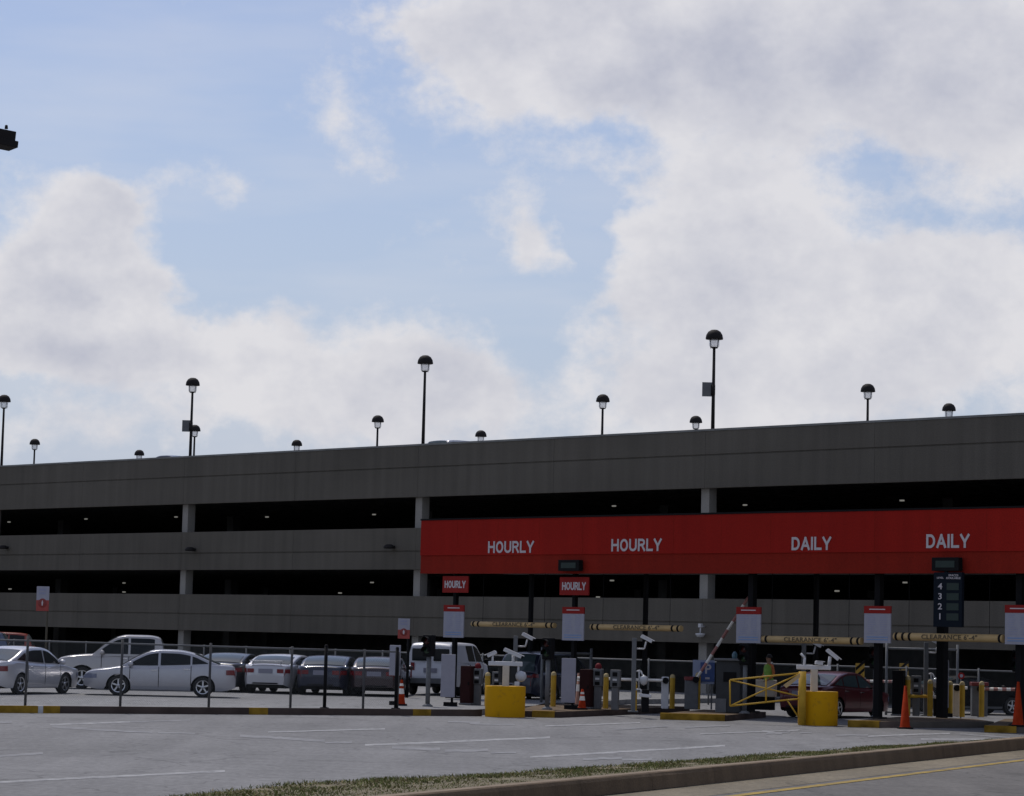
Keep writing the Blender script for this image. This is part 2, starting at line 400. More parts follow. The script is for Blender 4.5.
# road markings: worn paint strokes
mk = MB()
MZ = [.003]
def mark(x0, y0, x1, y1, w, skew=0):
    MZ[0] += .00018; mz = MZ[0]
    a = gp(x0, y0, mz); b_ = gp(x1, y1, mz)
    n = 7; d = (b_ - a)
    hw = w / 2
    f = lambda p, px, py, s: gp(px, py + s * hw, .005)
    P = [[], []]
    for i in range(n + 1):
        t = i / n; x = x0 + (x1 - x0) * t; y = y0 + (y1 - y0) * t
        j = rnd.uniform(-.12, .12) * w
        P[0].append(gp(x, y - hw + j, mz)); P[1].append(gp(x, y + hw + j, mz))
    mk.grid(P, WLINE if w <= 2.0 and x1 - x0 > 60 else WARROW, smooth=False)
for a in [(-20, 783, 225, 771.3, 2.0), (-10, 756.6, 43, 753, 2.0), (365, 745, 550, 737.4, 1.8), (530, 757, 725, 745.5, 1.8),
          (50, 724.6, 130, 721.8, 1.4), (130, 721.8, 190, 720, 1.0), (52, 726.6, 100, 729.6, 2.0), (100, 729.6, 152, 732.5, 1.7), (158, 732.6, 195, 733.4, 1.2),
          (240, 736, 282, 737.8, 2.4), (282, 738, 325, 741, 2.4), (325, 742.5, 352, 742.2, 1.6),
          (392, 747.3, 440, 749.2, 3), (445, 750.8, 488, 750, 2.6), (491, 753, 516, 752.4, 1.6), (583, 759, 622, 758, 2.2), (622, 759.8, 652, 759, 2), (655, 760.4, 690, 760, 1.4),
          (268, 732, 385, 728.8, 1.3), (-6, 722.3, 12, 722, 2), (448, 721.5, 480, 722.5, 1.6), (470, 723.6, 515, 724.6, 1.4), (545, 726, 640, 722.6, 1.1),
          (305, 713.8, 342, 714.8, 1.1), (762, 731, 782, 733.6, 1.8), (766, 733.6, 790, 732, 1.4), (800, 733, 812, 732.4, 1.1), (836, 735, 868, 735, 1.5), (868, 736.2, 950, 733.2, 1.3), (921, 739, 985, 739.3, 1.4),
          (616, 729.5, 668, 726.2, 1.1), (685, 727.4, 730, 725.4, 1.2), (700, 734, 800, 730, .9), (960, 734, 1010, 737.5, 1.2)]:
    mark(*a)
struct(mk, 'road_markings')

# ------------------------------------------------------------------ parking garage
G = thing('parking_garage', B0, 'long grey concrete three level parking garage with dark open decks', 'parking garage', rz=A45)
X0, X1, DEP = -90, 63, 56
def spandrel(z0, zj, z1):
    b = MB(); w = 9.0; x = X0
    while x < X1 - .1:
        a, c = x + .006, x + w - .006
        b.box2((a, 0, z0), (c, .28, zj - .035), CONC)
        b.box2((a, .05, zj - .035), (c, .28, zj + .035), CONC)
        b.box2((a, 0, zj + .035), (c, .28, z1), CONC)
        x += w
    b.build('spandrel_panel', parent=G)
for z in ((2.33, 3.19, 4.20), (5.47, 6.33, 7.44), (8.92, 10.33, 11.36)): spandrel(*z)
b = MB(); b.box2((X0, -.03, 11.362), (X1, .33, 11.45), DARKC); b.build('parapet_cap', parent=G)
for (za, zb) in ((2.85, 3.15), (6.0, 6.3), (9.9, 10.25)):
    b = MB(); b.box2((X0, .29, za), (X1, DEP, zb), DARKC)
    x = X0 + 1.5
    while x < X1:
        b.box2((x, .7, za - .45), (x + .18, DEP - .3, za - .002), DARKC); x += 1.5
    b.build('deck_slab', parent=G)
b = MB(); b.box2((X0, DEP, 0), (X1, DEP + .3, 11.4), DARKC); b.build('rear_wall', parent=G)
for x in (X0, X1):
    b = MB(); b.box2((x - .3 if x < 0 else x + .005, 0, 0), (x - .005 if x < 0 else x + .3, DEP + .3, 11.4), CONC); b.build('end_wall', parent=G)
fc = MB(); fc.box((0, .62, 4.6), (.46, .5, 9.2), CONC2)
for zb in (2.9, 6.05, 9.55):
    fc.add([(.232, .42, zb), (.232, .82, zb), (.232, .42, zb - .55), (.232, .82, zb - .55), (.6, .42, zb), (.6, .82, zb)],
           [(0, 4, 5, 1), (0, 2, 4), (1, 5, 3), (2, 3, 5, 4)], CONC2)
fcm = None
for kx_ in range(-5, 4):
    if fcm is None: fcm = fc.build('column', parent=G, bevel=.02); o = fcm
    else: o = fcm.copy(); COL.objects.link(o)
    o.location = (kx_ * 18.0 - .27, 0, 0)
ic = MB(); ic.box((0, 0, 4.95), (.6, .6, 9.85), DARKC); icm = None
for kx_ in range(-5, 4):
    for ky in (18, 36):
        if icm is None: icm = ic.build('interior_column', parent=G); o = icm
        else: o = icm.copy(); COL.objects.link(o)
        o.location = (kx_ * 18.0, ky, 0)
# deck tube lights glimpsed in the openings
cl = MB(); cl.box((0, 0, 0), (.2, .12, .07), GLW); clm = None
Ginv = Matrix.Rotation(-A45, 3, 'Z')
for (px, py, z) in ((9, 522, 9.38), (86, 519, 9.38), (176, 517, 9.38), (267, 517, 9.38), (374, 514.5, 9.38), (614, 506, 9.38), (745, 505, 9.38), (902, 500.5, 9.38),
                    (124, 583, 5.46), (124, 592, 4.7), (340, 593, 4.75), (372, 582.5, 5.46), (612, 580.5, 5.46), (598, 597, 4.7), (837, 591, 4.9), (905, 582.5, 5.46), (10, 589, 4.7)):
    d = ray(px, py); k_ = (z - H) / d.z; p = Vector((d.x * k_, d.y * k_, z))
    l = Ginv @ (p - B0)
    if l.y > DEP - 1: continue
    if clm is None: clm = cl.build('ceiling_light', parent=G); o = clm
    else: o = clm.copy(); COL.objects.link(o)
    o.location = l
# dark sconces on the third level spandrel
sc = MB(); sc.lathe([(.0, .16), (.14, .15), (.24, .08), (.27, 0), (.25, -.05), (.0, -.06)], DKM, 14); sc.box((0, .2, .03), (.16, .25, .14), DKM); scm = None
for px, py in ((3, 548), (190, 550), (389, 547.5)):
    lx, lz = onplane(px, py, B0 - V * .32)
    if scm is None: scm = sc.build('wall_lamp', parent=G); o = scm
    else: o = scm.copy(); COL.objects.link(o)
    o.location = (lx, -.32, lz); 

# ------------------------------------------------------------------ roof lamps
RD = 10.25
ACRYL = mat('lamp_acrylic', (.85, .86, .90), .3, var=.02); ACRYL.node_tree.nodes['Principled BSDF'].inputs['Alpha'].default_value = .42
def roof_lamp():
    t = thing('roof_lamp', (0, 0, 0), 'x', 'lamp post')
    b = MB(); b.tube((0, 0, .0), (0, 0, 4.58), .09, DKM, .06); b.tube((0, 0, -.3), (0, 0, .05), .2, CONC2); b.build('pole', parent=t)
    b = MB(); b.lathe([(.0, 5.38), (.14, 5.36), (.27, 5.28), (.355, 5.14), (.385, 4.98), (.375, 4.95), (.0, 4.96)], DKM, 24); b.build('hood', parent=t)
    b = MB(); b.lathe([(.0, 4.965), (.23, 4.96), (.22, 4.66), (.18, 4.6), (.0, 4.6)], ACRYL, 20); b.build('lens', parent=t)
    b = MB()
    for i in range(4):
        a = math.pi / 4 + i * math.pi / 2; b.tube((.25 * math.cos(a), .25 * math.sin(a), 4.97), (.2 * math.cos(a), .2 * math.sin(a), 4.56), .014, DKM, n=6)
    b.lathe([(.0, 4.62), (.14, 4.61), (.11, 4.55), (.0, 4.55)], DKM, 16)
    b.build('cage', parent=t)
    return t
RL = roof_lamp(); first = True
RL_LIFT = .32
lamps = [(4.5, 395, 0, 'tall roof lamp at the far left end of the garage parapet'),
         (35, 439, 0, 'short looking roof lamp second from the left edge, in the row behind'),
         (139.5, 450, 0, 'roof lamp head just clearing the parapet, third from the left'),
         (193, 378, 1, 'tall roof lamp on the left with a square plate on its pole'),
         (195, 425, 0, 'small far roof lamp half hidden behind the left lamp with the plate'),
         (297, 440, 0, 'roof lamp head between the left plated lamp and the shorter middle lamp'),
         (378, 415.5, 0, 'mid height roof lamp just left of the tall centre lamp'),
         (425.5, 355.5, 0, 'tall centre roof lamp above the left end of the red fascia, no plate'),
         (481, 430.5, 0, 'roof lamp head beside the pale car roof on top of the garage'),
         (603, 394.5, 0, 'roof lamp between the tall centre lamp and the tall plated right lamp'),
         (696, 416, 0, 'small roof lamp head just left of the tall right lamp'),
         (714.5, 330, 1, 'tallest looking roof lamp on the right with a square plate on its pole'),
         (868, 384, 0, 'roof lamp with a short visible pole, second from the right'),
         (949, 403.5, 0, 'rightmost roof lamp, only its head above the parapet')]
TOPZ = RD + 5.36 + .32
for px, py, plate, lab in lamps:
    d = ray(px, py); k_ = (TOPZ - H) / d.z; p = Vector((d.x * k_, d.y * k_, RD))
    p.z += RL_LIFT
    if first: o = RL; o.location = p; o['label'] = lab; o['group'] = 'lamps on the garage roof'; first = False; RLs = o
    else: o = clone(RLs, p, lab, group='lamps on the garage roof')
    if plate:
        b = MB(); b.box((-.24, 0, 2.75), (.50, .05, .62), GREYM); b.tube((-.02, 0, 2.95), (-.02, 0, 2.5), .1, DKM); q = b.build('plate', parent=o)

# ------------------------------------------------------------------ vehicles
def interp(P, x):
    if x <= P[0][0]: return P[0][1]
    if x >= P[-1][0]: return P[-1][1]
    for i in range(len(P) - 1):
        if P[i][0] <= x <= P[i + 1][0]:
            a = (x - P[i][0]) / (P[i + 1][0] - P[i][0])
            # monotone cubic tangent blend
            def sl(j):
                if j <= 0 or j >= len(P) - 1: return (P[min(j + 1, len(P) - 1)][1] - P[max(j - 1, 0)][1]) / max(1e-6, P[min(j + 1, len(P) - 1)][0] - P[max(j - 1, 0)][0])
                d0 = (P[j][1] - P[j - 1][1]) / (P[j][0] - P[j - 1][0]); d1 = (P[j + 1][1] - P[j][1]) / (P[j + 1][0] - P[j][0])
                return 0 if d0 * d1 <= 0 else 2 * d0 * d1 / (d0 + d1)
            h = P[i + 1][0] - P[i][0]; m0, m1 = sl(i) * h, sl(i + 1) * h
            return (2*a**3 - 3*a*a + 1) * P[i][1] + (a**3 - 2*a*a + a) * m0 + (-2*a**3 + 3*a*a) * P[i + 1][1] + (a**3 - a*a) * m1
SEDAN = dict(L=4.8, W=1.82, wr=.325, ra=.39, ax=(-1.38, 1.29), sill=.20,
    belt=[(-2.4, .62), (-2.36, .92), (-2.2, 1.0), (-1.7, 1.02), (-.8, .97), (.6, .92), (1.0, .92), (1.6, .84), (2.15, .76), (2.32, .69), (2.4, .58)],
    roof=[(-1.95, 1.01), (-1.5, 1.18), (-1.0, 1.38), (-.5, 1.455), (0, 1.46), (.3, 1.42), (.7, 1.25), (1.25, .92)],
    side=[(-1.52, -1.02), (-.96, -.02), (.06, .92)], ws=(.34, 1.2), rw=(-1.88, -1.08), tl=(.72, .88, .30, .26), hl=(.54, .68, .42, .35), tum=.27)
COUPE = dict(SEDAN, L=4.6, tl=(.72, .86, .34, .24), belt=[(-2.3, .6), (-2.27, .9), (-2.1, .98), (-1.6, 1.0), (-.8, .95), (.6, .9), (1.0, .9), (1.6, .82), (2.1, .7), (2.25, .6), (2.3, .48)],
    roof=[(-1.8, .99), (-1.4, 1.16), (-.9, 1.28), (-.4, 1.335), (0, 1.335), (.3, 1.29), (.7, 1.15), (1.2, .9)], rw=(-1.74, -1.0), side=[(-1.38, -.5), (-.42, .86)])
SUV = dict(SEDAN, L=4.75, W=1.9, wr=.36, ra=.43, sill=.28, belt=[(-2.38, .6), (-2.34, 1.05), (-2.2, 1.12), (-.8, 1.1), (1.0, 1.08), (1.7, 1.02), (2.15, .95), (2.33, .8), (2.38, .55)],
    roof=[(-2.25, 1.12), (-2.1, 1.5), (-1.9, 1.76), (-1.2, 1.82), (0, 1.83), (.3, 1.76), (.75, 1.45), (1.2, 1.08)], rw=(-2.24, -1.95), side=[(-1.85, -1.1), (-1.03, -.1), (-.02, .9)], ws=(.33, 1.14), tum=.2, tl=(.95, 1.15, .25, .2), hl=(.7, .88, .4, .3))
PICK = dict(SEDAN, L=5.2, W=1.95, wr=.39, ra=.47, sill=.36, ax=(-1.6, 1.62),
    belt=[(-2.6, .7), (-2.57, 1.22), (-2.4, 1.26), (-1.22, 1.26), (-1.1, 1.20), (.9, 1.19), (1.3, 1.18), (2.0, 1.12), (2.42, 1.02), (2.55, .85), (2.6, .6)],
    roof=[(-1.18, 1.2), (-1.12, 1.62), (-1.0, 1.82), (-.6, 1.88), (.1, 1.88), (.4, 1.82), (.8, 1.6), (1.3, 1.18)], rw=(-1.17, -1.05), side=[(-.85, -.02), (.06, .95)], ws=(.45, 1.22), tum=.2, tl=(.9, 1.15, .12, .2), hl=(.78, .98, .35, .3))
VAN = dict(SEDAN, L=5.4, W=2.02, wr=.37, ra=.44, sill=.32, ax=(-1.75, 1.7),
    belt=[(-2.7, .5), (-2.69, 1.18), (-2.5, 1.2), (1.0, 1.18), (1.7, 1.16), (2.3, 1.05), (2.6, .92), (2.68, .75), (2.7, .5)],
    roof=[(-2.68, 1.74), (-2.55, 1.85), (-2.0, 1.89), (.5, 1.89), (.9, 1.84), (1.3, 1.62), (2.0, 1.14)], rw=None, side=[(-.75, .25), (.4, 1.45)], ws=(1.05, 1.9), tum=.27, tl=(.9, 1.22, .05, .14), hl=(.7, .88, .3, .3), vanback=True)

def make_vehicle(name, label, cat, loc, rz, sp, color, group=None, wc=None, spoiler=False, glassc=None, nplate=True):
    t = thing(name, loc, label, cat, rz=rz, group=group)
    L, W = sp['L'], sp['W']; hl = L / 2; belt, roof = sp['belt'], sp['roof']
    def hw(x):
        c = .75; e = max(0, (abs(x) - (hl - c)) / c)
        return W / 2 * (1 - .27 * e ** 2.6)
    def gz(z): return 1 - .05 * (max(0, z - .62) / .45) ** 2 - .06 * (max(0, .5 - z) / .3) ** 2
    def low(x):
        z = sp['sill'] + (.12 * max(0, (abs(x) - (hl - .5)) / .5) ** 2)
        for a in sp['ax']:
            if abs(x - a) < sp['ra']: z = max(z, sp['wr'] - .02 + math.sqrt(sp['ra'] ** 2 - (x - a) ** 2))
        return z
    xs = set([-hl, -hl + .015, -hl + .05, -hl + .12, -hl + .2, hl - .2, hl - .12, hl - .05, hl - .015, hl])
    n = 44
    for i in range(n + 1): xs.add(round(-hl + L * i / n, 3))
    for a in sp['ax']:
        for i in range(-10, 11): xs.add(round(a + sp['ra'] * math.sin(i / 10 * math.pi / 2) * .9999, 4))
    xs = sorted(xs)
    b = MB(); ring = []
    for x in xs:
        zl, zu = low(x), interp(belt, x); r = []
        for j in range(9):
            z = zl + (zu - zl) * j / 8; r.append((x, -hw(x) * gz(z), z))
        wt = hw(x) * gz(zu)
        for j in range(1, 8):
            y = -wt + 2 * wt * j / 8; r.append((x, y, zu + .045 * (1 - (y / wt) ** 2)))
        for j in range(9):
            z = zu + (zl - zu) * j / 8; r.append((x, hw(x) * gz(z), z))
        ring.append(r)
    b.grid(ring, color)
    for r in (ring[0], ring[-1]): b.add(r, [tuple(range(len(r)))], color)
    b.build('body', parent=t)
    b = MB(); b.box((0, 0, sp['sill'] + .2), (L - .5, W - .46, .42), UNDER); b.box((0, 0, sp['sill'] + .03), (sp['ax'][1] - sp['ax'][0] - .9, W - .14, .08), UNDER); b.build('underbody', parent=t)
    # cabin
    def cw(x, z):
        zb = interp(belt, x); xa, xb = roof[0][0], roof[-1][0]; mid = (xa + xb) / 2; e = abs(x - mid) / ((xb - xa) / 2)
        return W / 2 * .945 - sp['tum'] * max(0, z - zb) - .07 * e ** 3
    xa, xb = roof[0][0], roof[-1][0]
    cx = sorted(set([xa + (xb - xa) * i / 34 for i in range(35)])); ring = []
    for x in cx:
        zb = interp(belt, x) - .03; zu = max(interp(roof, x), zb + .02); r = []
        for j in range(7):
            z = zb + (zu - zb) * j / 6
            if j == 6: z -= .012
            r.append((x, -cw(x, z), z))
        wt = cw(x, zu) - .05
        for j in range(0, 9):
            y = -wt + 2 * wt * j / 8; r.append((x, y, zu + .035 * (1 - (y / wt) ** 2)))
        for j in range(7):
            z = zu + (zb - zu) * j / 6
            if j == 0: z -= .012
            r.append((x, cw(x, z), z))
        ring.append(r)
    b = MB(); b.grid(ring, color)
    for r in (ring[0], ring[-1]): b.add(r, [tuple(range(len(r)))], color)
    b.build('cabin', parent=t)
    # side windows
    gc = glassc or GLS
    for s in (-1, 1):
        for (a, c) in sp['side']:
            P = []
            for i in range(13):
                x = a + (c - a) * i / 12; z0 = interp(belt, x) + .05; z1 = max(z0 + .01, interp(roof, x) - .085)
                col_ = []
                for j in range(5):
                    z = z0 + (z1 - z0) * j / 4; col_.append((x, s * (cw(x, z) + .012), z))
                P.append(col_)
            w = MB(); w.grid(P, gc); w.build('side_window', parent=t, recalc=False)
    def topglass(rng, nm, mt):
        P = []
        for i in range(13):
            x = rng[0] + (rng[1] - rng[0]) * i / 12; z = interp(roof, x); wt = cw(x, z) - .10
            P.append([(x + (.012 if nm == 'windshield' else -.012), -wt + 2 * wt * j / 8, z + .012 + .035 * (1 - ((-wt + 2 * wt * j / 8) / (wt + .05)) ** 2)) for j in range(9)])
        w = MB(); w.grid(P, mt); w.build(nm, parent=t, recalc=False)
    topglass(sp['ws'], 'windshield', GLS2)
    if sp['rw']: topglass(sp['rw'], 'rear_window', GLS2)
    if sp.get('vanback'):
        for s in (-1, 1):
            w = MB(); x = -hl - .012
            w.box((-hl - .0, s * .40, 1.46), (.07, .58, .44), GLS); w.build('rear_window', parent=t, bevel=.03)
        w = MB(); w.box((-hl - .006, 0, 1.2), (.02, .03, 1.55), UNDER); w.build('door_gap', parent=t)
        w = MB(); w.box((-hl - .02, 0, .52), (.16, W - .3, .2), GREYM); w.build('rear_bumper', parent=t, bevel=.03)
    # lamps
    def lampset(nm, mt, spec_, sgn):
        z0, z1, back, inner = spec_
        for s in (-1, 1):
            w = MB(); P = []
            for i in range(9):
                x = sgn * (hl - back * (1 - i / 8)); x = max(-hl, min(hl, x))
                P.append([(x, s * (hw(x) * gz(z0 + (z1 - z0) * j / 3) + .012), min(z0 + (z1 - z0) * j / 3, interp(belt, x) - .015)) for j in range(4)])
            xe = sgn * (hl + .012); ye = hw(hl) * .99
            for yy in (ye, ye - inner):
                P.append([(xe, s * yy, min(z0 + (z1 - z0) * j / 3, interp(belt, sgn * (hl - .03)) - .01)) for j in range(4)])
            w.grid(P, mt, smooth=False); w.build(nm, parent=t, recalc=False)
    lampset('headlight', CLRL, sp['hl'], 1)
    lampset('taillight', REDL, sp['tl'], -1)
    w = MB(); w.box((hl + .004, 0, .50), (.03, W * .45, .16), UNDER); w.build('grille', parent=t, bevel=.01)
    w = MB(); w.box((hl - .01, 0, .30), (.05, W * .55, .10), UNDER); w.build('lower_grille', parent=t)
    if nplate:
        zp = .78 if not sp.get('vanback') else .9
        w = MB(); w.box((-hl - .01, 0, zp), (.02, .5, .16), PLATE); w.build('license_plate', parent=t)
    w = MB(); w.box((-hl - .005, 0, .36), (.03, W * .5, .05), UNDER); w.build('lower_valance', parent=t)
    if spoiler:
        w = MB(); w.box((-hl + .12, 0, 1.13), (.2, 1.2, .03), color); w.box((-hl + .14, -.5, 1.07), (.1, .04, .12), color); w.box((-hl + .14, .5, 1.07), (.1, .04, .12), color); w.build('spoiler', parent=t, bevel=.01)
    seams = sorted(set([q for ab in sp['side'][-2:] for q in (ab[0] - .03,)] + [sp['side'][-1][1] + .02]))
    for xq in seams:
        for s in (-1, 1):
            z0_, z1_ = low(xq) + .06, interp(belt, xq) + .01
            w = MB(); w.grid([[(xq + dx_, s * (hw(xq) * gz(z0_ + (z1_ - z0_) * j / 6) + .004), z0_ + (z1_ - z0_) * j / 6) for j in range(7)] for dx_ in (-.011, .011)], UNDER)
            w.build('door_seam', parent=t, recalc=False)
    for s in (-1, 1):
        xa_, xb_ = sp['ax'][0] + sp['ra'] + .03, sp['ax'][1] - sp['ra'] - .03
        w = MB(); w.grid([[(xa_ + (xb_ - xa_) * i / 10, s * (hw(xa_ + (xb_ - xa_) * i / 10) * gz(z_) + .012), z_) for i in range(11)] for z_ in (sp['sill'] + .03, sp['sill'] + .11)], GREYM if 'dark' in color.name or 'black' in color.name else color)
        w.build('sill_trim', parent=t, recalc=False)
    # mirrors, handles
    mx_ = sp['side'][-1][1] - .02
    for s in (-1, 1):
        zb = interp(belt, mx_) + .09
        w = MB(); w.lathe([(0, -.12), (.05, -.1), (.085, -.02), (.08, .05), (.0, .08)], color if not sp.get('vanback') else BLK, 10, c=(mx_ + .02, s * (W / 2 + .06), zb), axis='Y')
        w.tube((mx_, s * (W / 2 - .12), zb - .06), (mx_ + .02, s * (W / 2 + .05), zb), .02, BLK, n=6); w.build('mirror', parent=t)
        for (a, c) in sp['side'][-2:]:
            zb = interp(belt, a) - .10
            w = MB(); w.box((a + .12, s * (hw(a) * gz(zb) + .015), zb), (.2, .03, .03), CHROME); w.build('door_handle', parent=t)
    # wheels
    for a in sp['ax']:
        for s in (-1, 1):
            wr = sp['wr']; yc = s * (hw(a) - .125)
            e_ = MB(); wt = .105
            e_.lathe([(wr * .66, -wt), (wr * .9, -wt), (wr * .985, -wt * .75), (wr, -wt * .4), (wr, wt * .4), (wr * .985, wt * .75), (wr * .9, wt), (wr * .66, wt)], TYRE, 28, axis='Y')
            wo = e_.build('wheel', parent=t, loc=(a, yc, wr))
            q = MB(); y1 = s * wt * .8
            q.lathe([(wr * .67, s * wt), (wr * .63, s * wt * .97), (wr * .6, y1 - s * .04), (.0, y1 - s * .05)], UNDER, 24, axis='Y')
            q.lathe([(wr * .68, s * (wt + .004)), (wr * .6, s * (wt - .006))], RIM, 24, axis='Y')
            for i in range(5):
                an = i * 2 * math.pi / 5 + .3; d = Vector((math.cos(an), 0, math.sin(an)))
                q.box(Vector((0, y1 - s * .005, 0)) + d * wr * .34, (wr * .62, .025, wr * .15), wc or RIM, rot=Matrix.Rotation(-an, 3, 'Y'))
            q.lathe([(wr * .17, y1 + s * .0), (wr * .15, y1 + s * .02), (0, y1 + s * .022)], wc or RIM, 12, axis='Y')
            q.build('rim', parent=wo)
    return t
def head(phi): return R(90 - phi)
SILV = paint('silver_paint', (.42, .42, .45)); SILV2 = paint('pale_silver_paint', (.50, .50, .52)); WARM = paint('champagne_paint', (.40, .38, .37))
BLKC = paint('black_paint', (.008, .008, .012), metal=.1); NAVY = paint('navy_paint', (.012, .016, .035), metal=.2); MARC = paint('maroon_paint', (.085, .008, .014), metal=.3)
DGREY = paint('charcoal_paint', (.035, .022, .025), metal=.3); VWHT = paint('white_van_paint', (.55, .56, .60), rough=.4, metal=0); REDC = paint('orange_red_paint', (.26, .035, .015), metal=0)
BLUG = paint('blue_grey_paint', (.08, .10, .15))
GC = 'cars in the lot beside the garage'
P = gy(160, 84, ZL); make_vehicle('parked_car', 'silver sedan parked side on behind the fence, nose to the left', 'car', P, R(185), dict(SEDAN, L=4.8), SILV, GC)
make_vehicle('parked_car', 'silver sedan at the left edge seen from its rear right corner', 'car', (-15.35, 82.8, ZL), head(21), SEDAN, SILV2, GC)
P = gy(129, 92, ZL); make_vehicle('pickup_truck', 'tall silver crew cab pickup behind the side-on silver sedan', 'pickup truck', P, R(187), PICK, WARM, GC)
P = gy(232, 93.5, ZL); make_vehicle('parked_car', 'black sedan just right of the side-on silver sedan, tail to the camera', 'car', P, head(9), COUPE, BLKC, GC)
P = gy(284, 93, ZL); make_vehicle('parked_car', 'pale silver sedan with a small boot spoiler seen from behind', 'car', P, head(12), COUPE, SILV2, GC, spoiler=True)
P = gy(331, 92.5, ZL); make_vehicle('parked_car', 'dark navy sedan seen from behind, between the spoilered silver car and the charcoal car', 'car', P, head(6), COUPE, NAVY, GC)
P = gy(380, 92.5, ZL); make_vehicle('parked_car', 'charcoal sedan seen from behind, just left of the white van', 'car', P, head(3), COUPE, DGREY, GC)
P = gy(448, 97, ZL); make_vehicle('passenger_van', 'white passenger van with dark rear windows parked behind the lane equipment', 'van', P, head(13), VAN, VWHT)
P = gy(835, 85.5, 0); make_vehicle('sedan_in_lane', 'maroon sedan driving out through the toll lane behind the right yellow tub', 'car', P, head(36), SEDAN, MARC, glassc=GLS2)  # paler side glass: reflected sky partly put into the glass colour
P = gy(-38, 128, ZL); make_vehicle('parked_car', 'blue grey SUV far behind at the left edge, only its roof above the silver sedan', 'car', P, R(185), SUV, BLUG, GC)
P = gy(-12, 133, ZL); make_vehicle('parked_car', 'orange red SUV far behind the fence at the left', 'car', P, R(185), dict(SUV, roof=[(a, z * .98 if z > 1.3 else z) for a, z in SUV['roof']]), REDC, GC)
P = gy(968, 94, 0); make_vehicle('sedan_in_lane', 'black sedan in the far lane beyond the yellow bollards at the right', 'car', P, head(68), COUPE, mat('matte_black_paint', (.004, .004, .005), .6, spec=.1))
P = gy(552, 94, 0); make_vehicle('sedan_in_lane', 'dark blue SUV behind the narrow white board between the two left rate signs', 'car', P, head(35), dict(SUV), NAVY)
# two cars on the roof deck, tops just over the parapet
for px, rzz, lab in ((467, R(45), 'pale car on the garage roof, its roof just above the parapet near the centre lamp'), (172, R(135), 'dark car on the garage roof, barely above the parapet by the left plated lamp')):
    d = ray(px, 440 if px > 300 else 457); zt = RD + 1.47
    p0 = vp(px, 440, 128.5 if px > 300 else 141)
    make_vehicle('rooftop_car', lab, 'car', (p0.x, p0.y, RD - (.14 if px > 300 else 0)), rzz, dict(SUV if px > 300 else SEDAN), SILV2 if px > 300 else NAVY)

# ------------------------------------------------------------------ toll canopy with the red fascia
C = thing('toll_canopy', F0, 'long red fascia canopy over the exit lanes lettered HOURLY HOURLY DAILY DAILY', 'canopy', rz=A45)
FL = 40.0
b = MB(); b.box2((.15, 0, 5.13), (FL, .35, 6.36), RED)
for i in range(1, 20): b.box2((i * 2.0 - .006, -.003, 5.14), (i * 2.0 + .006, .0, 6.34), RED2)
b.build('fascia', parent=C, bevel=.01)
b = MB(); b.box2((.15, .03, 4.5), (FL, .35, 5.127), RED2); b.build('lower_fascia', parent=C)
b = MB(); b.box2((.13, -.02, 6.362), (FL, .4, 6.42), BLK); b.build('coping', parent=C)
b = MB(); b.box2((.2, .36, 4.62), (FL, 4.6, 4.95), DKM); b.build('roof_deck', parent=C)
GLY = {'H': (.72, [[(0, 0), (0, 1)], [(.72, 0), (.72, 1)], [(0, .52), (.72, .52)]]),
 'L': (.55, [[(0, 1), (0, 0)], [(0, .0), (.6, .0)]]), 'I': (.0, [[(0, 0), (0, 1)]]),
 'Y': (.74, [[(.37, 0), (.37, .42)], [(.0, 1), (.37, .42)], [(.74, 1), (.37, .42)]]),
 'A': (.76, [[(0, 0), (.38, 1)], [(.76, 0), (.38, 1)], [(.14, .3), (.62, .3)]])}
def arc(cx_, cy_, rx, ry, a0, a1, n=12): return [(cx_ + rx * math.cos(R(a0 + (a1 - a0) * i / n)), cy_ + ry * math.sin(R(a0 + (a1 - a0) * i / n))) for i in range(n + 1)]
GLY['O'] = (.78, [arc(.39, .5, .39, .5, 0, 360, 28)])
GLY['U'] = (.72, [[(0, 1), (0, .32)] + arc(.36, .32, .36, .32, 180, 360) + [(.72, 1)]])
GLY['D'] = (.70, [[(0, 0), (0, 1)], [(0, 1), (.3, 1)] + arc(.3, .5, .4, .5, 90, -90, 14) + [(0, 0)]])
GLY['R'] = (.66, [[(0, 0), (0, 1)], [(0, 1), (.4, 1)] + arc(.4, .75, .25, .25, 90, -90, 8) + [(0, .5)], [(.36, .5), (.68, 0)]])
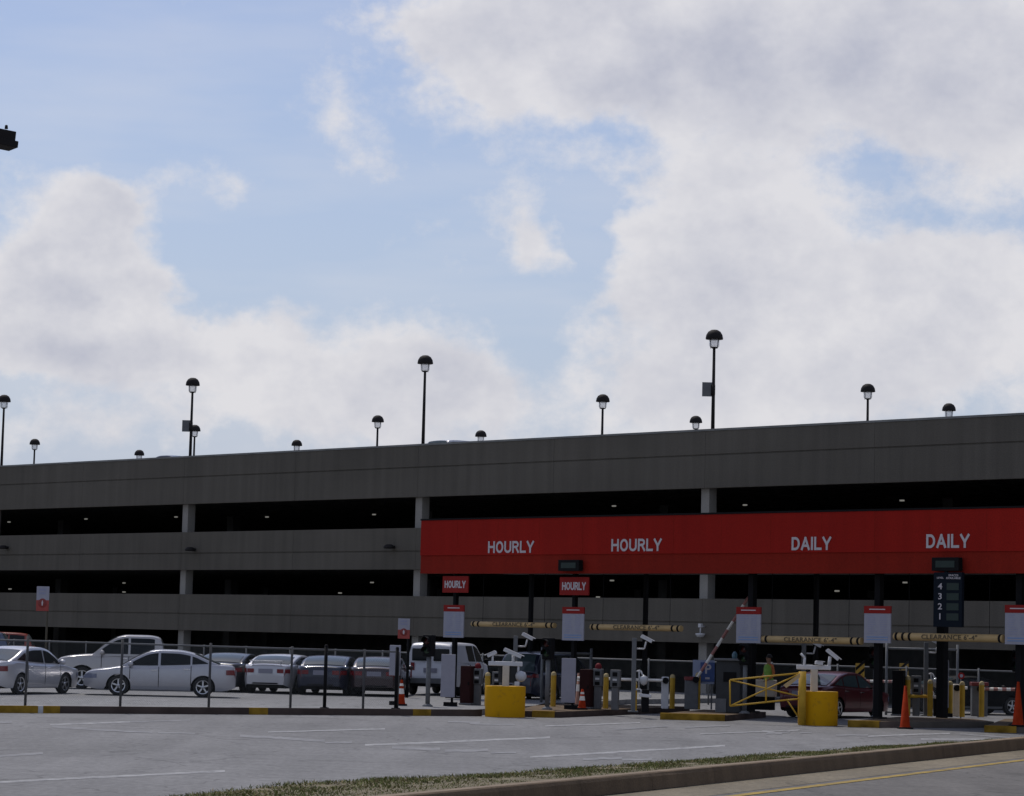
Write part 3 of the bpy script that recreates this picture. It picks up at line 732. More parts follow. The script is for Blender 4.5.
def bold_text(body, h, width, loc, parent, name='lettering', st=.19):
    tot = sum(GLY[c][0] for c in body) + .36 * (len(body) - 1); kx2 = (width - st * h) / tot
    b = MB(); x = -width / 2 + st * h / 2; lay = 0
    for c in body:
        w, strokes = GLY[c]
        for sk in strokes:
            lay += 1; sk = [q for i_, q in enumerate(sk) if i_ == 0 or math.hypot(q[0] - sk[i_ - 1][0], q[1] - sk[i_ - 1][1]) > 1e-4]; pts = [Vector((x + px_ * kx2, 0, (st / 2 + py_ * (1 - st) - .5) * h)) for px_, py_ in sk]; n = len(pts); closed = (pts[0] - pts[-1]).length < 1e-6
            A, B_ = [], []
            for i in range(n):
                d0 = (pts[i] - pts[i - 1]).normalized() if i > 0 else ((pts[0] - pts[-2]).normalized() if closed else None)
                d1 = (pts[i + 1] - pts[i]).normalized() if i < n - 1 else ((pts[1] - pts[0]).normalized() if closed else None)
                d0 = d0 or d1; d1 = d1 or d0
                t_ = (d0 + d1).normalized(); nn = Vector((-t_.z, 0, t_.x)) * (st * h / 2 / max(.5, t_.dot(d1)))
                e_ = Vector((0, 0, 0))
                if not closed and i in (0, n - 1): e_ = (d1 * -1 if i == 0 else d0) * (st * h / 2)
                yo = Vector((0, -.0012 * (lay % 4), 0)); A.append(pts[i] + nn + e_ + yo); B_.append(pts[i] - nn + e_ + yo)
            b.grid([A, B_], LETR, smooth=False)
        x += (w + .36) * kx2
    return b.build(name, parent=parent, loc=loc, recalc=False)
for s_, px, py in (('HOURLY', 511, 547), ('HOURLY', 636.5, 545), ('DAILY', 811.5, 543.5), ('DAILY', 948, 541)):
    lx, lz = onplane(px, py, F0)
    bold_text(s_, .405, 2.2 if s_ == 'HOURLY' else 1.53, (lx, -.012, lz), C)
fpost = []
for px in (453.5, 573, 751, 878, 1020):
    lx, lz = onplane(px, 690, F0 + V * .55); fpost.append(lx)
    b = MB(); cw_ = .07 if px < 600 else .10; b.box2((lx - cw_, .55 - cw_, .0), (lx + cw_, .55 + cw_, 4.615), BLK); b.box2((lx - .2, .35, ZL), (lx + .2, .75, ZL + .05), DKM); b.build('column', parent=C)
for px in (529, 644, 815, 942):
    lx, lz = onplane(px, 690, F0 + V * 4.2)
    b = MB(); cw_ = .13 if px > 900 else .065; b.box2((lx - cw_, 4.2 - cw_, .0), (lx + cw_, 4.2 + cw_, 4.615), BLK); b.build('rear_post', parent=C)
# small dark lane displays at the foot of the fascia
for px, w_, y0, y1, lab in ((571, .95, 560, 571, 'dark lane display box under the second HOURLY lettering'), (947.5, .95, 557.5, 571, 'dark lane display box above the level counter board')):
    lx, z1 = onplane(px, y0, F0 - V * .1); lx2, z0 = onplane(px, y1, F0 - V * .1)
    o = thing('lane_display', F0 + U * lx - V * .12 + Vector((0, 0, z0)), lab, 'display', rz=A45, group='lane display boxes')
    b = MB(); b.box((0, 0, (z1 - z0) / 2), (w_, .2, z1 - z0), BLK); b.build('housing', parent=o, bevel=.01)
    b = MB(); b.box((0, -.105, (z1 - z0) / 2), (w_ * .7, .008, (z1 - z0) * .5), GREENL); b.build('screen', parent=o)
# red HOURLY signs
for px, x0, x1, y0, y1, lab in ((454, 441.5, 467, 576, 592.5, 'smaller red HOURLY sign hanging on the leftmost canopy column'), (573, 558.5, 587.5, 577, 595, 'red HOURLY sign hanging on the second canopy column from the left')):
    O = F0 - V * .0
    lx, z0 = onplane(px, y1, O); _, z1 = onplane(px, y0, O); w_ = onplane(x1, y0, O)[0] - onplane(x0, y0, O)[0]
    o = thing('hourly_sign', F0 + U * (lx - .08) + Vector((0, 0, z0)), lab, 'sign', rz=A45, group='red hourly signs')
    b = MB(); b.box((0, .15, (z1 - z0) / 2), (w_, .05, z1 - z0), REDS); b.box((0, .28, (z1 - z0) / 2), (.1, .22, .2), BLK); b.build('panel', parent=o)
    bold_text('HOURLY', (z1 - z0) * .44, w_ * .82, (0, .118, (z1 - z0) / 2), o)
# rate signs: white boards with a red header
def greek(b, x0, x1, z, h, mt, r, y):
    x = x0
    while x < x1 - .02:
        w = r.uniform(.03, .09); w = min(w, x1 - x); b.box((x + w / 2, y, z), (w, .006, h), mt); x += w + .018
GT = mat('sign_small_print', (.26, .27, .38), .6, var=.05); BLW = mat('sign_blue_print', (.16, .26, .46), .6, var=.05)
for i, (px, x0, x1, y0, y1, lab) in enumerate(((453.5, 443, 464.5, 605, 637.5, 'white rate board with red header on the leftmost canopy column, below a small HOURLY sign'),
        (573, 561.5, 584.5, 607, 640.5, 'white rate board with red header on the second canopy column, below a HOURLY sign'),
        (748.5, 736, 762, 607, 643, 'white rate board with red header in front of the raised barrier arm'),
        (877.5, 863.5, 892, 606, 643, 'white rate board with red header between the two right clearance bars'),
        (1018, 1004.5, 1032, 605, 644.5, 'white rate board with red header at the right edge'))):
    O = F0 + V * .1
    lx, z0 = onplane(px, y1, O); _, z1 = onplane(px, y0, O); w_ = (onplane(x1, y0, O)[0] - onplane(x0, y0, O)[0]) * .93
    h_ = z1 - z0
    o = thing('rate_sign', O + U * lx + Vector((0, 0, z0)), lab, 'sign', rz=A45, group='rate boards on the canopy columns')
    b = MB(); b.box((0, 0, h_ / 2), (w_, .04, h_), WHT); b.box((0, .17, h_ / 2), (.12, .28, .3), BLK); b.build('board', parent=o)
    b = MB(); b.box((0, -.005, h_ * .90), (w_ + .01, .05, h_ * .2), REDS); b.build('header', parent=o)
    r_ = random.Random(i); b = MB()
    b.box((0, -.033, h_ * .91), (w_ * .6, .006, .03), LETR); b.build('header_print', parent=o)
    for kz in range(9):
        z = h_ * (.74 - kz * .06)
        b = MB(); xe = -w_ * .05 + r_.uniform(-.1, .05); b.box(((-w_ * .36 + xe) / 2, -.023, z), (xe + w_ * .36, .006, .016), GT); b.box((w_ * .23, -.023, z), (w_ * .24, .006, .016), GT); b.build('printed_line', parent=o)
    for kz in range(2): b = MB(); b.box((0, -.023, h_ * (.16 - kz * .07)), (w_ * .8, .006, .03), BLW); b.build('printed_line', parent=o)
# clearance bars
for i, (x0, x1, ya, lab) in enumerate(((470.5, 557, 624.2, 'yellow clearance bar hanging over the leftmost lane'), (589.5, 683.5, 627.3, 'yellow clearance bar hanging over the second lane from the left'),
        (757, 864, 639.6, 'yellow clearance bar over the lane of the maroon sedan'), (893, 1006, 637.2, 'yellow clearance bar reading CLEARANCE 6\'-4" most clearly, over the rightmost lane'))):
    O = F0 + V * .2
    la, za = onplane(x0 + 2, ya, O); lb, zb = onplane(x1 - 2, ya + (.9 if i < 3 else .6), O); z = (za + zb) / 2; r_ = .088 + .009 * i
    Lb = lb - la
    o = thing('clearance_bar', O + U * ((la + lb) / 2) + Vector((0, 0, z)), lab, 'clearance bar', rz=A45, group='clearance bars over the lanes')
    b = MB(); b.tube((-Lb / 2, 0, 0), (Lb / 2, 0, 0), r_, TANY, n=20); b.build('tube', parent=o)
    b = MB()
    for s in (-1, 1):
        for q in range((2 if s < 0 or i < 3 else 1) if not (i == 3 and s < 0) else 3):
            xx = s * (Lb / 2 - .10 - q * .24); b = MB(); b.tube((xx - .04, 0, 0), (xx + .04, 0, 0), r_ + .004, BLK, n=20); b.build('black_band', parent=o)
    b = MB()
    for s in (-1, 1): b = MB(); b.tube((s * (Lb / 2 - .5), 0, r_), (s * (Lb / 2 - .5), 0, 4.62 - z), .007, BLK, n=6); b.build('hanger', parent=o)
    text('CLEARANCE 6\'-4"', .19, mat('faded_black_text', (.10, .075, .04), .7, var=.2, scale=20), (.1, -r_ - .006, .0), o, sx=(Lb * .56) / 1.72, bold=.014, ext=.004)
# level counter board
O = F0 - V * .15
lx, z0 = onplane(948.5, 627, O); _, z1 = onplane(948.5, 572.5, O); w_ = onplane(963, 600, O)[0] - onplane(934.5, 600, O)[0]; h_ = z1 - z0
o = thing('level_board', O + U * lx + Vector((0, 0, z0)), 'tall black board counting free spaces for levels 4 3 2 1', 'display', rz=A45)
b = MB(); b.box((0, 0, h_ / 2), (w_, .12, h_), mat('navy_board', (.005, .009, .016), .7, var=.05, spec=.12)); b.box((-.1, 0, h_ + .02), (.1, .06, .5), BLK); b.build('board', parent=o, bevel=.01)
for i, d_ in enumerate('4321'):
    text(d_, .25, LETR, (-w_ * .26, -.065, h_ * (.74 - i * .185)), o, name='level_number', sx=1.25, bold=.012)
    b = MB(); b.box((w_ * .18, -.064, h_ * (.74 - i * .185)), (w_ * .42, .008, h_ * .13), GREENL); b.build('count_display', parent=o)
text('LEVEL', .075, LETR, (-w_ * .26, -.065, h_ * .90), o, sx=1.15); text('SPACES', .085, LETR, (w_ * .2, -.065, h_ * .945), o, sx=1.15); text('AVAILABLE', .085, LETR, (w_ * .2, -.065, h_ * .895), o, sx=1.15)

# ------------------------------------------------------------------ lane equipment
def spot(px, py, z=ZL): return gp(px, py, z)
# bollards
def bollard():
    t = thing('bollard', (0, 0, 0), 'x', 'bollard')
    b = MB(); b.lathe([(.085, 0), (.085, 1.0), (.075, 1.05), (.045, 1.085), (0, 1.1)], YEL, 16); b.build('post', parent=t)
    b = MB(); b.lathe([(.088, .98), (.088, 1.0), (.077, 1.055), (.045, 1.09), (0, 1.104)], mat('pale_cap', (.42, .33, .16), .8), 16); b.build('cap', parent=t)  # paler, duller yellow over the top of the post
    return t
BO = bollard(); bl = [(487, 706, .95, 'yellow bollard just behind the left yellow tub'), (553, 706.5, 1, 'yellow bollard left of the second narrow white board'), (605.5, 708.5, 1, 'yellow bollard between the two ticket machines'),
    (634, 711, .82, 'short yellow bollard at the foot of the camera post'), (672, 708.5, 1, 'yellow bollard beside the white barrier cabinet at the second lane'), (697.5, 709.5, 1.08, 'yellow bollard in front of the red topped barrier cabinet left of the yellow gate'),
    (895, 714, .95, 'yellow bollard left of the slim orange cone'), (907.5, 716, 1.15, 'yellow bollard directly behind the slim orange cone'), (930, 716.5, 1.05, 'yellow bollard at the right camera post'),
    (950, 717, 1.02, 'left one of the close pair of yellow bollards on the right island'), (962, 717, 1.02, 'right one of the close pair of yellow bollards on the right island'), (981.5, 717, 1.03, 'yellow bollard in front of the red topped barrier cabinet near the right edge')]
for i, (px, py, sc_, lab) in enumerate(bl):
    p = spot(px, py)
    if i == 0: o = BO; o.location = p; o['label'] = lab; o['group'] = 'yellow bollards on the toll islands'
    else: o = clone(BO, p, lab)
    o.scale = (1, 1, sc_)
b = MB(); pa = spot(909, 716); pb = spot(931, 716); b.tube(pa + Vector((0, -.15, .62)), pb + Vector((0, -.15, .62)), .05, YEL); 
tag(b.build('guard_rail'), 'short yellow rail joining two bollards beside the slim orange cone', 'rail')
# traffic signals
def signal():
    t = thing('lane_signal', (0, 0, 0), 'x', 'traffic light')
    b = MB(); b.tube((0, 0, 0), (0, 0, 1.42), .07, GALV, n=14); b.lathe([(.16, 0), (.16, .03), (.08, .08)], GALV, 14); b.build('post', parent=t)
    b = MB(); b.box((0, 0, 1.73), (.32, .26, .62), BLK); b.build('signal_head', parent=t, bevel=.03)
    for z, mt in ((1.87, mat('dim_red_lens', (.05, .008, .008), .3)), (1.6, mat('dim_green_lens', (.008, .035, .015), .3))):
        b = MB(); b.lathe([(0, -.135), (.1, -.135), (.1, -.12)], mt, 16, c=(0, 0, z), axis='Y'); l_ = b.build('lens', parent=t)
        b = MB(); P_ = []
        for q in range(2): P_.append([(.115 * math.cos(a), -.13 - q * .16, z + .115 * math.sin(a)) for a in [R(-20 + 220 * k_ / 10) for k_ in range(11)]])
        b.grid(P_, BLK); b.build('visor', parent=l_, recalc=False)
    return t
SG = None
for px, py, sc_, lab in ((427.5, 706.5, 1.06, 'lane signal on a grey post in front of the rear of the white van'), (547, 709.5, 1.06, 'lane signal on a grey post between the left tub and the second narrow white board'),
        (744.5, 713.5, 1.05, 'lane signal on a grey post behind the yellow swing gate'), (875, 718, 1.05, 'lane signal on a grey post in front of the maroon sedan'), (1018, 722, 1.05, 'lane signal at the right edge behind the tall orange cone')):
    p = spot(px, py)
    if SG is None: SG = signal(); o = SG; o.location = p; o['label'] = lab; o['group'] = 'lane signals'
    else: o = clone(SG, p, lab)
    o.scale = (1, 1, sc_); o.rotation_euler = (0, 0, R(-30))
# cones
def cone(name, h, base, label, p, body=ORNG, band=True, group=None, solid=False):
    t = thing(name, p, label, 'traffic cone', group=group)
    b = MB(); b.box((0, 0, .025), (base, base, .05), BLK if not solid else body); b.build('base', parent=t, bevel=.01)
    b = MB(); b.lathe([(base * .40, .05), (base * .34, .08), (.035, h), (.0, h + .005)], body, 20); b.build('shell', parent=t)
    if band:
        f = lambda z: base * .34 + (.035 - base * .34) * (z - .08) / (h - .08)
        b = MB(); b.lathe([(f(h * .45) + .004, h * .45), (f(h * .66) + .004, h * .66)], REFL, 20)
        b.lathe([(f(h * .76) + .004, h * .76), (f(h * .86) + .004, h * .86)], REFL, 20); b.build('reflective_band', parent=t)
    return t
GCn = 'orange traffic cones'
cone('traffic_cone', .78, .36, 'banded orange cone behind the kerb just left of the white van', spot(401, 705.5), group=GCn)
cone('traffic_cone', .62, .34, 'dull orange cone between the second narrow white board and the maroon cabinet', spot(582, 709.5), band=True, group=GCn)
cone('traffic_cone', 1.22, .42, 'slim plain orange cone standing on the road in front of the right island nose', gp(905, 728.8, 0), band=False, group=GCn)
cone('traffic_cone', 1.25, .46, 'large plain orange cone at the right edge of the picture', gp(1018, 726.5, ZL), band=False, group=GCn)
cone('channelizer', 1.05, .3, 'faded pale cone standing behind the dull orange cone at the second lane', spot(578, 706), body=mat('faded_cone', (.30, .15, .10), .7), band=True, group=GCn)
# yellow tubs
def tub(px, py, d, h, label):
    p = gp(px, py, 0); p.y += d / 2
    t = thing('concrete_tub', p, label, 'concrete tub', group='round yellow tubs')
    b = MB(); b.lathe([(d / 2 * .985, 0), (d / 2, .04), (d / 2 * 1.01, h - .03), (d / 2, h), (d / 2 - .03, h + .005)], YTUB, 40)
    b.lathe([(d / 2 - .03, h + .005), (d / 2 - .1, h - .04), (0, h - .03)], mat('tub_fill', (.40, .25, .06), .9, var=.3), 40); b.build('drum', parent=t)
    return t, p
tub1, tp1 = tub(504.8, 717.6, 1.17, .90, 'round yellow tub at the left, under the pole cameras')
tub2, tp2 = tub(820, 726, 1.15, .98, 'round yellow tub at the right, in front of the maroon sedan')
# camera on bracket
def cam_head(b_parent, loc, rz, L_=.55, tilt=-18, name='camera'):
    b = MB(); M_ = Matrix.Rotation(rz, 3, 'Z') @ Matrix.Rotation(R(-tilt), 3, 'Y')
    b.box(loc, (L_ * .9, .12, .09), WMET, rot=M_)
    b.box(Vector(loc) + M_ @ Vector((.04, 0, .055)), (L_, .16, .02), WMET, rot=M_)
    o = b.build(name, parent=b_parent, bevel=.015)
    q = MB(); c0 = Vector(loc) + M_ @ Vector((L_ / 2 + .002, 0, 0)); q.tube(c0, c0 + M_ @ Vector((.02, 0, 0)), .05, BLK); q.build('lens', parent=o)
    return o
def camera_yoke(p, label, hpost, zbase, arm=.5):
    """beige post carrying a cross arm with two camera housings, as seen above both tubs"""
    t = thing('camera_mast', p, label, 'camera post', group='beige camera masts in the yellow tubs')
    b = MB(); b.box((0, 0, (zbase + hpost) / 2), (.2, .2, hpost - zbase), BEIGE); b.build('mast', parent=t, bevel=.02)
    b = MB(); b.box((-.02, 0, hpost + .05), (1.0, .14, .13), WMET); b.build('cross_arm', parent=t, bevel=.02)
    return t
t = camera_yoke(tp1 + Vector((0, 0, 0)), 'beige camera mast standing in the left yellow tub', 1.50, .88)
cam_head(t, (.18, -.1, 1.86), R(-5), .62, -22)
cam_head(t, (-.42, 0, 1.82), R(170), .32, -25)
b = MB(); b.tube((.36, 0, 1.6), (.36, 0, 1.15), .035, WMET); b.tube((.36, 0, 1.22), (.46, -.1, 1.22), .10, WMET, n=16); b.tube((.2, 0, 1.6), (.2, 0, 1.8), .04, WMET); b.tube((-.4, 0, 1.6), (-.4, 0, 1.8), .03, WMET); b.build('bracket', parent=t)
b = MB(); b.lathe([(0, -.19), (.1, -.16), (.16, -.08), (.17, 0), (.13, .09), (0, .14)], mat('pale_dome', (.45, .46, .48), .15, var=.05), 20, c=(.44, -.02, 1.22)); b.build('dome_camera', parent=t)
b = MB(); b.box((.33, -.2, .98), (.14, .12, .12), WMET); b.box((.05, .1, 1.25), (.55, .1, .5), GREYD); b.build('equipment_box', parent=t, bevel=.01)
t = camera_yoke(tp2 + Vector((-.12, 0, 0)), 'beige camera mast standing in the right yellow tub', 1.62, .96)
cam_head(t, (.52, -.05, 2.05), R(-12), .50, -38)
cam_head(t, (.12, -.1, 1.80), R(10), .25, -5)
b = MB(); b.tube((.42, 0, 1.7), (.46, 0, 2.0), .05, WMET); b.tube((-.3, 0, 1.68), (-.28, 0, 1.95), .035, WMET); b.tube((-.28, 0, 1.95), (-.40, 0, 2.06), .035, WMET); b.build('bracket', parent=t)
# tall grey reader posts with cameras and arms
def reader_post(px, py, hgt, label, full=True):
    p = spot(px, py); t = thing('reader_post', p, label, 'camera post', group='tall camera posts on the islands')
    b = MB(); b.box((0, 0, hgt / 2), (.13, .13, hgt), GREYM); b.box((0, 0, .02), (.3, .3, .04), GREYM); b.build('post', parent=t, bevel=.01)
    cam_head(t, (.36, -.05, hgt - .02), R(-8), .42, -26)
    b = MB(); b.tube((.06, 0, hgt - .32), (.30, 0, hgt - .32), .025, WMET, n=8); b.tube((.30, 0, hgt - .32), (.36, 0, hgt - .1), .025, WMET, n=8)
    if full:
        for z in (hgt - 1.0, hgt - 1.55):
            pr = [(.06, z), (.2, z + .02), (.28, z - .12), (.33, z - .3)]
            for a, c in zip(pr, pr[1:]): b.tube((a[0], 0, a[1]), (c[0], 0, c[1]), .025, WMET, n=8)
        b.tube((.16, 0, hgt - .95), (.16, 0, hgt - 1.5), .02, WMET, n=8)
    b.build('bracket', parent=t)
    if full:
        b = MB(); b.lathe([(0, -.2), (.09, -.15), (.13, -.03), (.12, .06), (0, .12)], mat('pale_dome', (.45, .46, .48)), 18, c=(.30, -.06, hgt - 1.22)); b.build('dome_camera', parent=t)
        b = MB(); b.box((.36, -.05, hgt - 1.72), (.36, .2, .1), WMET, rot=Matrix.Rotation(R(4), 3, 'Y')); b.build('reader', parent=t, bevel=.02)
        b = MB(); b.box((.36, 0, .34), (.22, .2, .68), BLK); b.build('pedestal', parent=t, bevel=.02)
    return t
reader_post(633, 712, 2.22, 'grey camera post with white arms and dome on the second island')
reader_post(514, 708, 2.2, 'grey camera post behind the left yellow tub, its white camera above the mast', full=False)
reader_post(803, 714, 2.2, 'grey camera post behind the right yellow tub and swing gate', full=False)
reader_post(925.5, 716, 2.32, 'grey camera post with white arms on the right island')
# ticket machines
def ticket(px, py, h_, label, red=True):
    p = spot(px, py); t = thing('ticket_machine', p, label, 'ticket machine', rz=R(-12), group='slim ticket machines')
    b = MB(); b.box((0, 0, h_ * .28), (.22, .22, h_ * .56), GREYM); b.box((0, 0, h_ * .76), (.30, .3, h_ * .42), GREYM); b.build('cabinet', parent=t, bevel=.02)
    for z, s_ in ((.86, .13), (.62, .10)):
        b = MB(); b.box((0, -.155, h_ * z), (.15, .02, s_), BLK); b.build('screen', parent=t, bevel=.005)
    b = MB(); b.box((.0, -.165, h_ * .73), (.13, .03, .06), WMET); b.build('ticket_slot', parent=t)
    if red:
        b = MB(); b.lathe([(.10, 0), (.11, .05), (.09, .12), (.05, .17), (0, .18)], mat('dull_red_beacon', (.14, .014, .018), .7, spec=.15), 16, c=(0, 0, h_ * .97)); b.build('beacon', parent=t)
    return t
ticket(477, 705, 1.18, 'ticket machine with red beacon at the leftmost lane, left of the yellow tub')
ticket(597.5, 709, 1.28, 'ticket machine with red beacon at the second lane')
ticket(615, 710, 1.27, 'ticket machine without a beacon, left of the tall camera post with the dome', red=False)
ticket(497, 706, 1.1, 'ticket machine partly hidden behind the left yellow tub', red=False)
ticket(916, 716, 1.3, 'ticket machine behind the slim orange cone and short yellow rail', red=False)
# cabinets
def cabinet(px, py, w_, h_, d_, mt, label, rz=-20, name='cabinet', top=None):
    p = spot(px, py); p.y += d_ / 2; t = thing(name, p, label, 'cabinet', rz=R(rz))
    b = MB(); b.box((0, 0, h_ / 2), (w_, d_, h_), mt); b.box((0, 0, .03), (w_ + .06, d_ + .06, .06), GREYM); b.build('housing', parent=t, bevel=.02)
    b = MB(); b.box((0, -d_ / 2 - .006, h_ * .5), (w_ * .82, .012, h_ * .8), mt); b.box((w_ * .3, -d_ / 2 - .02, h_ * .55), (.03, .03, .1), BLK); b.build('door', parent=t)
    if top: b = MB(); b.box((0, 0, h_ + .05), (w_ + .03, d_ + .03, .1), top); b.build('lid', parent=t, bevel=.02)
    return t
cabinet(467, 705, .36, 1.22, .4, MARO, 'dark maroon cabinet left of the first ticket machine')
cabinet(586.5, 709, .36, 1.22, .4, MARO, 'dark maroon cabinet between the second narrow white board and a ticket machine')
cabinet(899.5, 716, .36, 1.42, .4, BLK, 'black cabinet behind the slim orange cone')
# narrow white boards
def wboard(px, x0, x1, y0, y1, ybase, label):
    p = spot(px, ybase); s_ = FPX / p.y; w_ = (x1 - x0) / s_; z1 = H - (y0 - yh(px)) / s_ - ZL; z0 = H - (y1 - yh(px)) / s_ - ZL
    t = thing('white_board', p, label, 'sign board', rz=R(-6), group='narrow blank white boards')
    b = MB(); b.box((0, -.06, (z0 + z1) / 2), (w_, .04, z1 - z0), WHT); b.build('panel', parent=t, bevel=.01)
    b = MB(); b.box((w_ * .3, .0, z1 / 2), (.07, .07, z1), BLK); b.box((w_ * .2, 0, .06), (.4, .3, .12), BLK); b.build('stand', parent=t)
wboard(447.5, 440.8, 455, 654, 696.5, 706, 'narrow blank white board in front of the white van')
wboard(568, 560.8, 575, 658, 702, 709, 'narrow blank white board behind the dull orange cone')
wboard(944.5, 941, 948.5, 660, 707, 717, 'very slim blank white board beside the right camera post')
wboard(394, 388.5, 399.5, 645, 675, 705, 'short white board on the black post left of the van')
# barrier gates
def barrier(px, py, label, arm_px, arm_y, mt=GREYM, raised=None, w_=.3, topc=None, stripes=True, h_=1.02):
    p = spot(px, py); p.y += .2; t = thing('barrier_gate', p, label, 'barrier gate', group='barrier gates')
    b = MB(); b.box((0, 0, h_ / 2), (w_, .36, h_), mt); b.build('housing', parent=t, bevel=.03)
    if topc: b = MB(); b.box((0, 0, h_ + .03), (w_ + .05, .42, .12), topc); b.build('lid', parent=t, bevel=.02)
    q0 = Vector((0, -.25, h_ - .12)) if raised is None else Vector((.12, -.25, h_))
    e_ = vp(arm_px, arm_y, p.y) - p; e_.y = -.25
    if raised is None: e_.z = q0.z + (.01)
    b = MB(); n = 10; d = (e_ - q0)
    for i in range(n):
        a = q0 + d * (i / n); c = q0 + d * ((i + 1) / n)
        b.tube(a, c, .05, REFL if (not stripes or i % 2 == 0) else mat('faded_red_stripe', (.34, .15, .13), .7), n=8)
    b.build('arm', parent=t)
    b = MB(); b.tube(q0 + Vector((0, .1, 0)), q0 + Vector((0, -.06, 0)), .1, BLK, n=14); b.build('pivot', parent=t)
barrier(665, 709, 'white barrier gate cabinet with its white arm reaching left behind the camera post', 577, 681, WMET, stripes=False, w_=.22)
barrier(691.5, 709.5, 'red topped barrier gate with its striped arm raised steeply', 748, 597, GREYM, raised=True, topc=mat('dark_red_lid', (.16, .015, .015), .5), w_=.42, h_=.95)
barrier(980, 716.5, 'red topped barrier gate near the right edge with its arm lowered to the right', 1022, 684, GREYM, topc=mat('dark_red_lid', (.16, .015, .015)), w_=.5, h_=1.0)
barrier(956.5, 716.5, 'pale barrier gate between the close pair of bollards, short arm', 966, 684, BEIGE, w_=.2, stripes=False)
barrier(862, 706, 'barrier gate beyond the maroon sedan with a striped arm to the right', 898, 683, GREYM, w_=.3)
# grey booth kiosk
p = spot(732, 713); p.y += .5
t = thing('pay_kiosk', p, 'charcoal pay kiosk left of the yellow swing gate', 'kiosk', rz=R(-18))
b = MB(); b.box((0, 0, .80), (.78, .8, 1.6), GREYD); b.build('housing', parent=t, bevel=.03)
b = MB(); b.box((0, -.02, 1.63), (.9, .95, .07), GREYM); b.build('roof', parent=t, bevel=.02)
b = MB(); b.box((-.22, -.41, .22), (.34, .04, .42), GREYM); b.build('lower_panel', parent=t)
b = MB(); b.box((.05, -.41, 1.1), (.4, .03, .3), BLK); b.build('screen', parent=t)
b = MB(); b.lathe([(.08, 0), (.09, .12), (.05, .2), (0, .22)], mat('teal_beacon', (.04, .10, .13), .3), 14, c=(.1, 0, 1.67)); b.build('beacon', parent=t)
# blue parking sign
p = spot(705.5, 710); p.y += .8; s_ = FPX / p.y
t = thing('parking_sign', p, 'blue parking sign with a white P symbol on a pale board left of the kiosk', 'sign')
zt = H - (660 - yh(710)) / s_ - ZL
b = MB(); b.box((-.02, 0, zt - .38), (.70, .05, .76), mat('pale_blue_board', (.26, .30, .42), .5, var=.05)); b.build('board', parent=t)
b = MB(); b.box((.1, -.035, zt - .38), (.46, .02, .62), BLUES); b.build('blue_panel', parent=t)
text('P', .42, LETR, (.11, -.05, zt - .30), t, name='symbol', bold=.02); b = MB(); b.box((.1, -.048, zt - .58), (.14, .01, .06), LETR); b.build('arrow_mark', parent=t)
b = MB(); b.box((-.25, .05, (zt - .4) / 2), (.05, .05, zt - .4), GALV); b.box((.25, .05, (zt - .4) / 2), (.05, .05, zt - .4), GALV); b.build('leg', parent=t)
# utility counter and attendant
p = spot(766, 711); p.y += 1.5
t = thing('utility_box', p, 'beige box on black base behind the yellow swing gate', 'utility box', rz=R(-10))
b = MB(); b.box((0, 0, .70), (.95, .6, .55), BEIGE); b.build('box', parent=t, bevel=.03)
b = MB(); b.box((0, 0, .21), (.85, .5, .42), BLK); b.build('base', parent=t)

